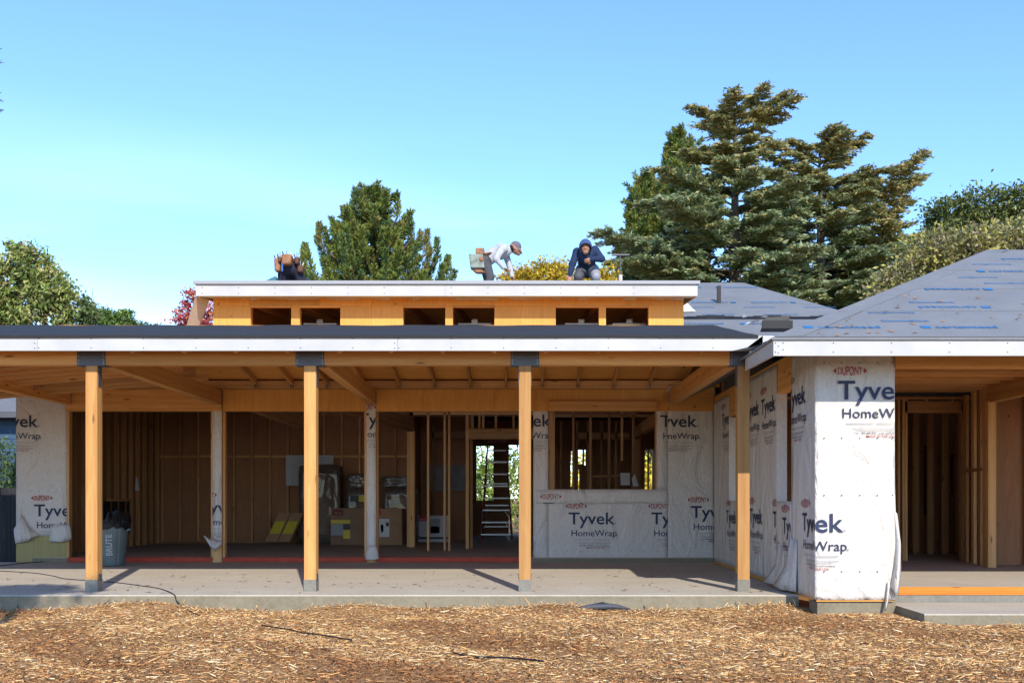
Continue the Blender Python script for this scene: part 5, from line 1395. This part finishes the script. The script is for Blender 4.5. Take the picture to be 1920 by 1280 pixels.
def pine(x, Y, ytop, halfw_px, ybase, label, leaders=()):
    """many upswept limbs, each a bottle-brush of needles"""
    X = XA(x, Y); zt = ZA(ytop, Y); k = Y / F; zb_ = ZA(ybase, Y)
    T = empty('pine_tree', (X, Y, GZ), label, 'tree')
    m = MB(); m.tube([(X, Y, GZ), (X, Y, zb_), (X, Y, zt - .3)], [.32, .2, .03], 8)
    C = []; D = []; G = []; q = 0
    def brush(p, d, L, dens):
        nonlocal q
        n = int(L * dens); t = RNG.random(n) ** .8; ang = RNG.uniform(0, 6.28, n)
        d = Vector(d).normalized(); a = d.orthogonal().normalized(); b = d.cross(a)
        out_ = np.outer(np.cos(ang), a) + np.outer(np.sin(ang), b)
        rad = (.20 * (1 - .45 * t)) * np.sqrt(RNG.random(n))
        base = np.array(p) + np.outer(t * L, d) + out_ * rad[:, None]
        C.append(base); D.append(unit(np.array(d) * .9 + out_ * .8 + RNG.normal(0, .25, (n, 3)))); G.append(np.full(n, q)); q += 1
    zs_ = np.linspace(max(2.5, zb_ - 4.5), zt - .4, 80)
    for i, z in enumerate(zs_):
        r = min(halfw_px * k * 1.0 * ((zt - z) / (zt - zb_)) ** .95, halfw_px * k * 1.35)
        for rep in range(2 if z < zt - 1.5 else 1):
            az = i * 2.4 + rep * 3.1 + RNG.uniform(-.4, .4); L = r * RNG.uniform(.55, 1.08) + .25
            d0 = Vector((math.cos(az), math.sin(az), .35)).normalized()
            p0 = Vector((X, Y, z - L * .35)); p1 = p0 + d0 * L * .75; p2 = p1 + Vector((d0.x * .35, d0.y * .35, .85)).normalized() * L * .4
            m.tube([p0, p1, p2], [.05, .03, .012], 5, cap=False)
            for w_ in np.linspace(.3, 1, 5):
                p = p0.lerp(p1, w_); dd = Vector((d0.x * .5 + RNG.normal(0, .35), d0.y * .5 + RNG.normal(0, .35), .9)).normalized()
                brush(p, dd, RNG.uniform(.45, .95), 150)
            brush(p1, (p2 - p1), (p2 - p1).length + .15, 210)
    for lx, ly in leaders:
        pt = PX(lx, ly, Y); brush(pt - Vector((0, 0, 1.0)), (RNG.normal(0, .1), 0, 1), 1.0, 260); m.tube([(X + (pt.x - X) * .3, Y, pt.z - 2.2), (pt.x, Y, pt.z - 1), pt], [.06, .04, .01], 5, cap=False)
    brush((X, Y, zt - 1.6), (0, 0, 1), 1.6, 420)
    m.build('trunk', BARK, T)
    C = np.concatenate(C); D = np.concatenate(D); G = np.concatenate(G); n = len(C)
    leaves('crown', C, D, RNG.uniform(.07, .13, n), RNG.uniform(.018, .034, n), colours(n, [(.075, .10, .022), (.055, .085, .025), (.095, .115, .022), (.04, .07, .03), (.11, .10, .03)], G), T)

def cedar(x, Y, ytop, prof, label, pal_top, pal_low, zsplit, nbr=90, dens=70, lean=0.0):
    """layered level limbs with flat drooping sprays; prof = [(row px, left half px, right half px)]"""
    X = XA(x, Y); zt = ZA(ytop, Y); k = Y / F
    T = empty('cedar_tree', (X, Y, GZ), label, 'tree')
    m = MB(); m.tube([(X, Y, GZ), (X + lean * .5, Y, zt * .55), (X + lean, Y, zt - .2)], [.45, .28, .03], 8)
    rows = sorted([(ZA(r, Y), a * k, b * k) for r, a, b in prof])
    zz = [r[0] for r in rows]
    C = []; D = []; G = []; gi = 0
    z = max(2.0, zz[0] - 4)
    for i in range(nbr):
        z = zz[0] - 3 + (zt - .15 - zz[0] + 3) * (i / (nbr - 1)) + RNG.uniform(-.12, .12)
        L_l = np.interp(z, zz, [r[1] for r in rows]); L_r = np.interp(z, zz, [r[2] for r in rows])
        az = i * 2.399 + RNG.uniform(-.5, .5); c = math.cos(az)
        L = (L_r if c > 0 else L_l) * (abs(c) + (1 - abs(c)) * .8) * RNG.uniform(.62, 1.06)
        L = max(L * 1.15, .35); rise = RNG.uniform(.02, .22) + (.35 if z > zt - 1.5 else 0)
        d0 = Vector((c, math.sin(az), 0)); p0 = Vector((X + lean * z / zt, Y, z))
        pts = [p0 + d0 * L * t + Vector((0, 0, L * (rise * t + .10 * t * t - .10 * t ** 3))) for t in (0, .35, .7, 1)]
        m.tube(pts, [.07 * (1 - z / zt) + .03, .035, .02, .008], 5, cap=False)
        side = Vector((-d0.y, d0.x, 0))
        # side twigs carry the flat sprays
        nt_ = int(6 + L * 5)
        for j in range(nt_):
            t = .18 + .82 * (j + RNG.random()) / nt_; sgn = 1 if j % 2 else -1
            b = p0 + d0 * L * t + Vector((0, 0, L * (rise * t + .10 * t * t - .10 * t ** 3)))
            tl = (.25 + .38 * L * (1 - t) ** .8) * RNG.uniform(.7, 1.2); tl = min(tl, 1.5)
            td = (d0 * RNG.uniform(.5, .9) + side * sgn * RNG.uniform(.5, 1.0) + Vector((0, 0, RNG.normal(.08, .14)))).normalized()
            n = int(tl * dens) + 4; s_ = RNG.random(n)
            P = np.array(b) + np.outer(s_ * tl, td) + RNG.normal(0, 1, (n, 3)) * np.array([.09, .09, .035])
            P[:, 2] -= .10 * s_ ** 2 * tl
            C.append(P); D.append(unit(np.array(td) + RNG.normal(0, .55, (n, 3)) * np.array([1, 1, .45]))); G.append(np.full(n, gi)); gi += 1
    m.build('trunk', BARK, T)
    C = np.concatenate(C); D = np.concatenate(D); G = np.concatenate(G); n = len(C)
    up_ = 1 / (1 + np.exp(-(C[:, 2] - zsplit) / .8)); ct = colours(n, pal_top, G); cl = colours(n, pal_low, G)
    pick = (RNG.random(n) < up_)[:, None]
    leaves('crown', C, D, RNG.uniform(.08, .16, n), RNG.uniform(.022, .045, n), np.where(pick, ct, cl), T)

def broadleaf(name, label, base, lobes, n_leaf, pal, size, cat='tree', trunk_r=.2, stems=1, elong=1.0, droop=0.0, fill=.75):
    """lobes = [(centre, radius xyz)]: twiggy clumps with gaps; each clump made of small sprays of leaves"""
    base = Vector(base); T = empty(name, tuple(base), label, cat)
    m = MB(); C = []; D = []; G = []; gi = 0
    tot = sum(r[0] * r[2] for _, r in lobes)
    for c, r in lobes:
        c = Vector(c); fork = base.lerp(c, .55) + Vector((0, 0, .1))
        m.tube([base + Vector((RNG.normal(0, .05), 0, 0)), Vector((base.x * .6 + c.x * .4, base.y * .6 + c.y * .4, base.z + (c.z - base.z) * .5)), c], [trunk_r, trunk_r * .55, trunk_r * .2], 6, cap=False)
        ns = max(6, int(n_leaf * r[0] * r[2] / tot / 45))
        for _ in range(ns):
            v = RNG.normal(size=3); v /= np.linalg.norm(v); v *= RNG.random() ** (1 / 3) if RNG.random() > fill else RNG.uniform(.72, 1.05)
            tip = np.array(c) + v * np.array(r); st = np.array(c) + v * np.array(r) * RNG.uniform(.25, .6)
            m.tube([Vector(st), Vector((st + tip) / 2) + Vector((0, 0, .03)), Vector(tip)], [trunk_r * .10, trunk_r * .06, .004], 4, cap=False)
            n = 45; t = RNG.uniform(.3, 1.05, n)[:, None]; d = tip - st
            sp = .16 * max(r) ** .5
            P = st + d * t + RNG.normal(0, sp, (n, 3)) * np.array([1, 1, .8])
            C.append(P); dd = unit(d[None, :] * elong + RNG.normal(0, .8, (n, 3)) * np.linalg.norm(d)); dd[:, 2] -= droop; D.append(unit(dd)); G.append(np.full(n, gi)); gi += 1
    m.build('trunk', BARK, T)
    C = np.concatenate(C); D = np.concatenate(D); G = np.concatenate(G); n = len(C)
    leaves('crown', C, D, RNG.uniform(.7, 1.3, n) * size, RNG.uniform(.3, .55, n) * size, colours(n, pal, G), T)

pine(700, 42, 350, 152, 528, 'dense olive green pine with upswept limbs behind the clerestory',
     [(600, 415), (565, 455), (664, 350), (745, 362), (770, 405), (800, 430), (838, 478), (820, 445), (575, 478)])
TOPC = [(.15, .13, .05), (.125, .125, .05), (.19, .145, .06), (.11, .12, .052), (.085, .10, .042)]
LOWC = [(.095, .13, .065), (.12, .155, .09), (.075, .105, .05), (.14, .14, .06), (.16, .185, .12)]
cedar(1378, 42, 206, [(225, 55, 75), (260, 100, 110), (300, 90, 85), (350, 140, 120), (420, 190, 160), (480, 270, 190), (540, 290, 200), (600, 280, 200)],
      'tallest brown-tinged cedar with layered level limbs behind the roofs', TOPC, LOWC, ZA(330, 42), 100, dens=100)
cedar(1545, 44, 268, [(280, 60, 70), (310, 100, 100), (370, 120, 130), (430, 130, 120), (500, 130, 160), (570, 120, 170), (620, 120, 170)],
      'shorter spreading cedar beside the tallest cedar', TOPC, LOWC, ZA(390, 44), 88, dens=100, lean=-.2)
cedar(1640, 45, 340, [(350, 50, 95), (380, 80, 60), (440, 110, 60), (520, 120, 75), (600, 120, 80)], 'slanting outer cedar reaching to the right of the cedar pair', TOPC, LOWC, ZA(500, 45), 95, lean=.4)
pine(1276, 47, 246, 50, 400, 'narrow dark green pine tucked behind the tallest cedar', [(1245, 275)])
pine(1213, 46, 326, 42, 440, 'small dark conifer at the left flank of the cedars')
def px_lobes(items, Y): return [(PX(x, y, Y + dy), (rx * Y / F, ry_ , rz * Y / F)) for x, y, rx, rz, ry_, dy in items]
GREENS = [(.05, .075, .018), (.075, .10, .022), (.035, .055, .018), (.10, .115, .035), (.06, .085, .03)]
broadleaf('oak_tree', 'dark green oak behind the olive shrub at the wing roof', (XA(1835, 36), 36, GZ), px_lobes([(1775, 425, 50, 55, 1.0, 0), (1835, 395, 60, 50, 1.1, 0), (1900, 390, 60, 45, 1.1, 0), (1950, 400, 50, 60, 1.1, 0), (1860, 440, 110, 50, 1.3, .5), (1745, 470, 35, 45, .8, 0), (1930, 470, 90, 60, 1.2, .6)], 36), 15000, [(.035, .05, .014), (.055, .07, .018), (.022, .035, .012), (.075, .085, .025)], .085)
broadleaf('olive_shrub', 'grey green feathery shrub rising behind the wing roof hip', (XA(1800, 28), 28, GZ), px_lobes([(1690, 525, 45, 40, .8, 0), (1755, 485, 60, 60, .9, 0), (1830, 470, 60, 55, .9, 0), (1900, 455, 60, 50, .9, 0), (1650, 555, 35, 25, .7, 0), (1940, 490, 60, 70, .9, .3), (1800, 530, 90, 50, .9, .3)], 28), 19000, [(.10, .105, .045), (.13, .13, .065), (.16, .15, .05), (.08, .085, .045), (.14, .12, .08), (.19, .18, .05)], .075, elong=1.5, cat='shrub', trunk_r=.1)
broadleaf('dark_hedge', 'dark evergreen mass filling the gap below the cedars', (XA(1600, 46), 46, GZ), px_lobes([(1450, 560, 160, 50, 2, 0), (1600, 560, 120, 50, 2, 0), (1260, 540, 120, 40, 2, 0), (1700, 540, 60, 60, 1.5, 0)], 46), 9000, [(.03, .045, .018), (.045, .06, .02), (.06, .075, .03)], .13, cat='hedge')
broadleaf('yellow_tree', 'bright yellow leaved tree behind the roof workers', (XA(1040, 34), 34, GZ), px_lobes([(1035, 518, 45, 32, .9, 0), (985, 525, 42, 22, .8, 0), (1125, 525, 36, 22, .8, 0), (1080, 535, 60, 25, .9, 0), (955, 535, 35, 18, .6, 0)], 34), 8500, [(.24, .18, .015), (.19, .155, .015), (.28, .21, .025), (.13, .115, .015), (.20, .12, .015)], .07)
broadleaf('maple_tree', 'small maple with dark red leaves left of the clerestory', (XA(362, 30), 30, GZ), px_lobes([(347, 590, 20, 26, .4, 0), (362, 560, 14, 20, .3, 0), (390, 592, 18, 24, .4, 0), (366, 610, 34, 20, .4, 0)], 30), 2100, [(.16, .025, .03), (.22, .05, .045), (.11, .02, .03), (.26, .09, .05)], .06, trunk_r=.06)
broadleaf('leafy_tree', 'light green broadleaf tree beyond the porch roof', (XA(55, 30), 30, GZ), px_lobes([(55, 500, 42, 40, .7, 0), (15, 530, 40, 40, .7, 0), (90, 545, 40, 40, .7, 0), (45, 575, 75, 40, .9, 0), (118, 560, 24, 14, .4, 0), (122, 590, 22, 22, .4, 0), (30, 470, 14, 16, .3, 0), (-15, 590, 50, 50, .8, 0), (92, 500, 22, 16, .4, 0)], 30), 9000, [(.10, .13, .035), (.07, .10, .025), (.14, .15, .05), (.05, .075, .022), (.17, .16, .07)], .085, elong=1.2, droop=.3)
broadleaf('young_tree', 'sparse young tree with a bare leader beyond the porch roof', (XA(165, 31), 31, GZ), px_lobes([(160, 572, 18, 16, .35, 0), (170, 592, 16, 20, .35, 0), (150, 600, 12, 18, .3, 0)], 31), 1000, [(.07, .10, .04), (.10, .12, .05), (.05, .08, .03)], .085, trunk_r=.06)
m = MB(); m.tube([PX(170, 580, 31), PX(172, 560, 31), PX(175, 538, 31)], [.02, .012, .004], 5)
o = m.build('bare_leader', BARK, bpy.data.objects['young_tree'])
for x, rx, lab in ((197, 22, 'round clipped conifer beside the young tree'), (229, 24, 'broad clipped conifer with bright green tips beyond the roof')):
    broadleaf('clipped_conifer', lab, (XA(x, 38), 38, GZ), px_lobes([(x, 600, rx, 16, .5, 0), (x + 2, 590, rx * .65, 10, .4, 0), (x, 620, rx, 20, .5, 0)], 38), 2600, [(.05, .085, .02), (.07, .11, .025), (.035, .06, .02)], .07, fill=.85)
broadleaf('distant_tree', 'low dark tree far behind the left of the clerestory', (XA(270, 60), 60, GZ), px_lobes([(263, 612, 14, 6, .6, 0), (285, 614, 12, 5, .6, 0)], 60), 500, [(.04, .06, .03), (.06, .08, .04)], .12)
# garden greenery seen through the house
broadleaf('garden_shrub', 'sunlit green shrub seen through the back doorway', (XA(935, 36), 36, GZ), [(Vector((XA(910, 36), 36, 1.6)), (1.0, .8, 1.3)), (Vector((XA(960, 36), 36.3, 1.4)), (1.0, .8, 1.4)), (Vector((XA(860, 37), 37, 1.6)), (1.4, .8, 1.6)), (Vector((XA(800, 37), 37, 1.2)), (1.4, .8, 1.3))], 7500, [(.10, .16, .03), (.07, .11, .02), (.16, .20, .05), (.05, .08, .02)], .085, cat='shrub', trunk_r=.08)
broadleaf('golden_shrub', 'golden yellow shrub seen through the far room openings', (XA(1110, 36), 36, GZ), [(Vector((XA(x, 36), 36, 1.6)), (1.3, .8, 1.5)) for x in (1070, 1130, 1200, 1260)], 6500, [(.40, .34, .03), (.30, .28, .03), (.48, .38, .06), (.16, .17, .03)], .085, cat='shrub', trunk_r=.08)
# pine bough reaching in at the left from a tree outside the picture
def side_pine():
    T = empty('pine_tree', (-9.3, 14.5, GZ), 'pine whose needle tips reach in at the left above the porch', 'tree')
    m = MB(); m.tube([(-9.3, 14.5, GZ), (-9.25, 14.5, 4), (-9.2, 14.5, 9)], [.25, .2, .08], 8); C = []; D = []; G = []
    for gi, (x, y) in enumerate(((4, 92), (7, 118), (2, 175), (7, 191), (7, 206), (-30, 150), (-40, 100), (-45, 200), (-25, 60), (-50, 30))):
        t = PX(x, y, 14.5); b = t + Vector((-.45, RNG.normal(0, .1), RNG.normal(0, .05)))
        m.tube([(-9.25, 14.5, t.z - .5), b, t], [.03, .012, .004], 5, cap=False)
        n = 120 if x > 0 else 260; tt = RNG.random(n) * .9; C.append(np.array(b) + np.outer(tt, t - b) + RNG.normal(0, .012, (n, 3))); D.append(unit(np.array(t - b)[None, :] * 1.4 + RNG.normal(0, .25, (n, 3)))); G.append(np.full(n, gi))
    m.build('trunk', BARK, T); C = np.concatenate(C); D = np.concatenate(D); n = len(C)
    leaves('crown', C, D, RNG.uniform(.03, .055, n), RNG.uniform(.002, .004, n), colours(n, [(.02, .04, .03), (.03, .05, .03)]), T)
side_pine()
# tree standing behind the viewer: throws the dappled shade on the left of the patio
broadleaf('shade_tree', 'leafy tree behind the viewer shading the patio corner', (-1.2, -3.5, GZ), [(Vector((-3.6, 2.2, 7.2)), (.9, .6, .3)), (Vector((-4.4, 3.1, 6.6)), (.7, .5, .2)), (Vector((-3.3, 1.2, 7.9)), (.5, .5, .3))], 2600, GREENS, .10, trunk_r=.2, fill=.5)

# ------------------------------------------------------------------ neighbour's side: house, hedge, fence
NH = empty('neighbour_house', (-16, 27, GZ), 'blue lap-sided neighbour house beyond the fence', 'house')
BLUE = plain('blue_siding', (.035, .075, .135), .6, nscale=3, namp=.1)
box('wall', -22, -11.8, 27.05, 33, GZ, 3.35, BLUE, NH)
z = GZ
while z < 3.3:
    mobj('siding_board', [(-22, 27.045, z), (-11.79, 27.045, z), (-11.79, 27.045, z + .17), (-22, 27.045, z + .17), (-22, 27.015, z), (-11.79, 27.015, z), (-11.79, 27.035, z + .17), (-22, 27.035, z + .17)], [(4, 5, 6, 7), (0, 4, 7, 3), (1, 2, 6, 5), (0, 1, 5, 4), (3, 7, 6, 2)], BLUE, NH); z += .168
v = [(-22.5, 26.5, 3.33), (-11.3, 26.5, 3.33), (-11.3, 33.5, 3.33), (-22.5, 33.5, 3.33), (-19, 30, 4.2), (-15, 30, 4.2)]
mobj('roof', v, [(0, 1, 5, 4), (1, 2, 5), (2, 3, 4, 5), (3, 0, 4), (3, 2, 1, 0)], plain('grey_shingle', (.16, .16, .17), .8, nscale=20, namp=.3), NH)
box('eave_fascia', -22.5, -11.3, 26.47, 26.498, 3.17, 3.33, STEEL, NH)
broadleaf('hedge', 'dense dark green hedge in front of the blue house', (-12.6, 23, GZ), [(Vector((-10.9 - .9 * i, 22.6, 1.35)), (.75, .5, 1.15)) for i in range(4)], 9000, [(.035, .06, .02), (.05, .08, .025), (.025, .045, .018)], .05, cat='hedge', trunk_r=.05, fill=.85)
FE = empty('fence', (-11.5, 20.5, GZ), 'weathered dark board fence left of the house', 'fence')
for i in range(34):
    x = -9.75 - .145 * i
    lumber('fence_board', (x, 20.5 + .004 * (i % 2), GZ), (x, 20.5 + .004 * (i % 2), 1.30 + .01 * math.sin(i * 2.3)), .018, .138, DARKF, FE, up=(1, 0, 0))
for z in (.2, 1.1): lumber('fence_rail', (-14.7, 20.54, z), (-9.7, 20.54, z), .04, .09, DARKF, FE)
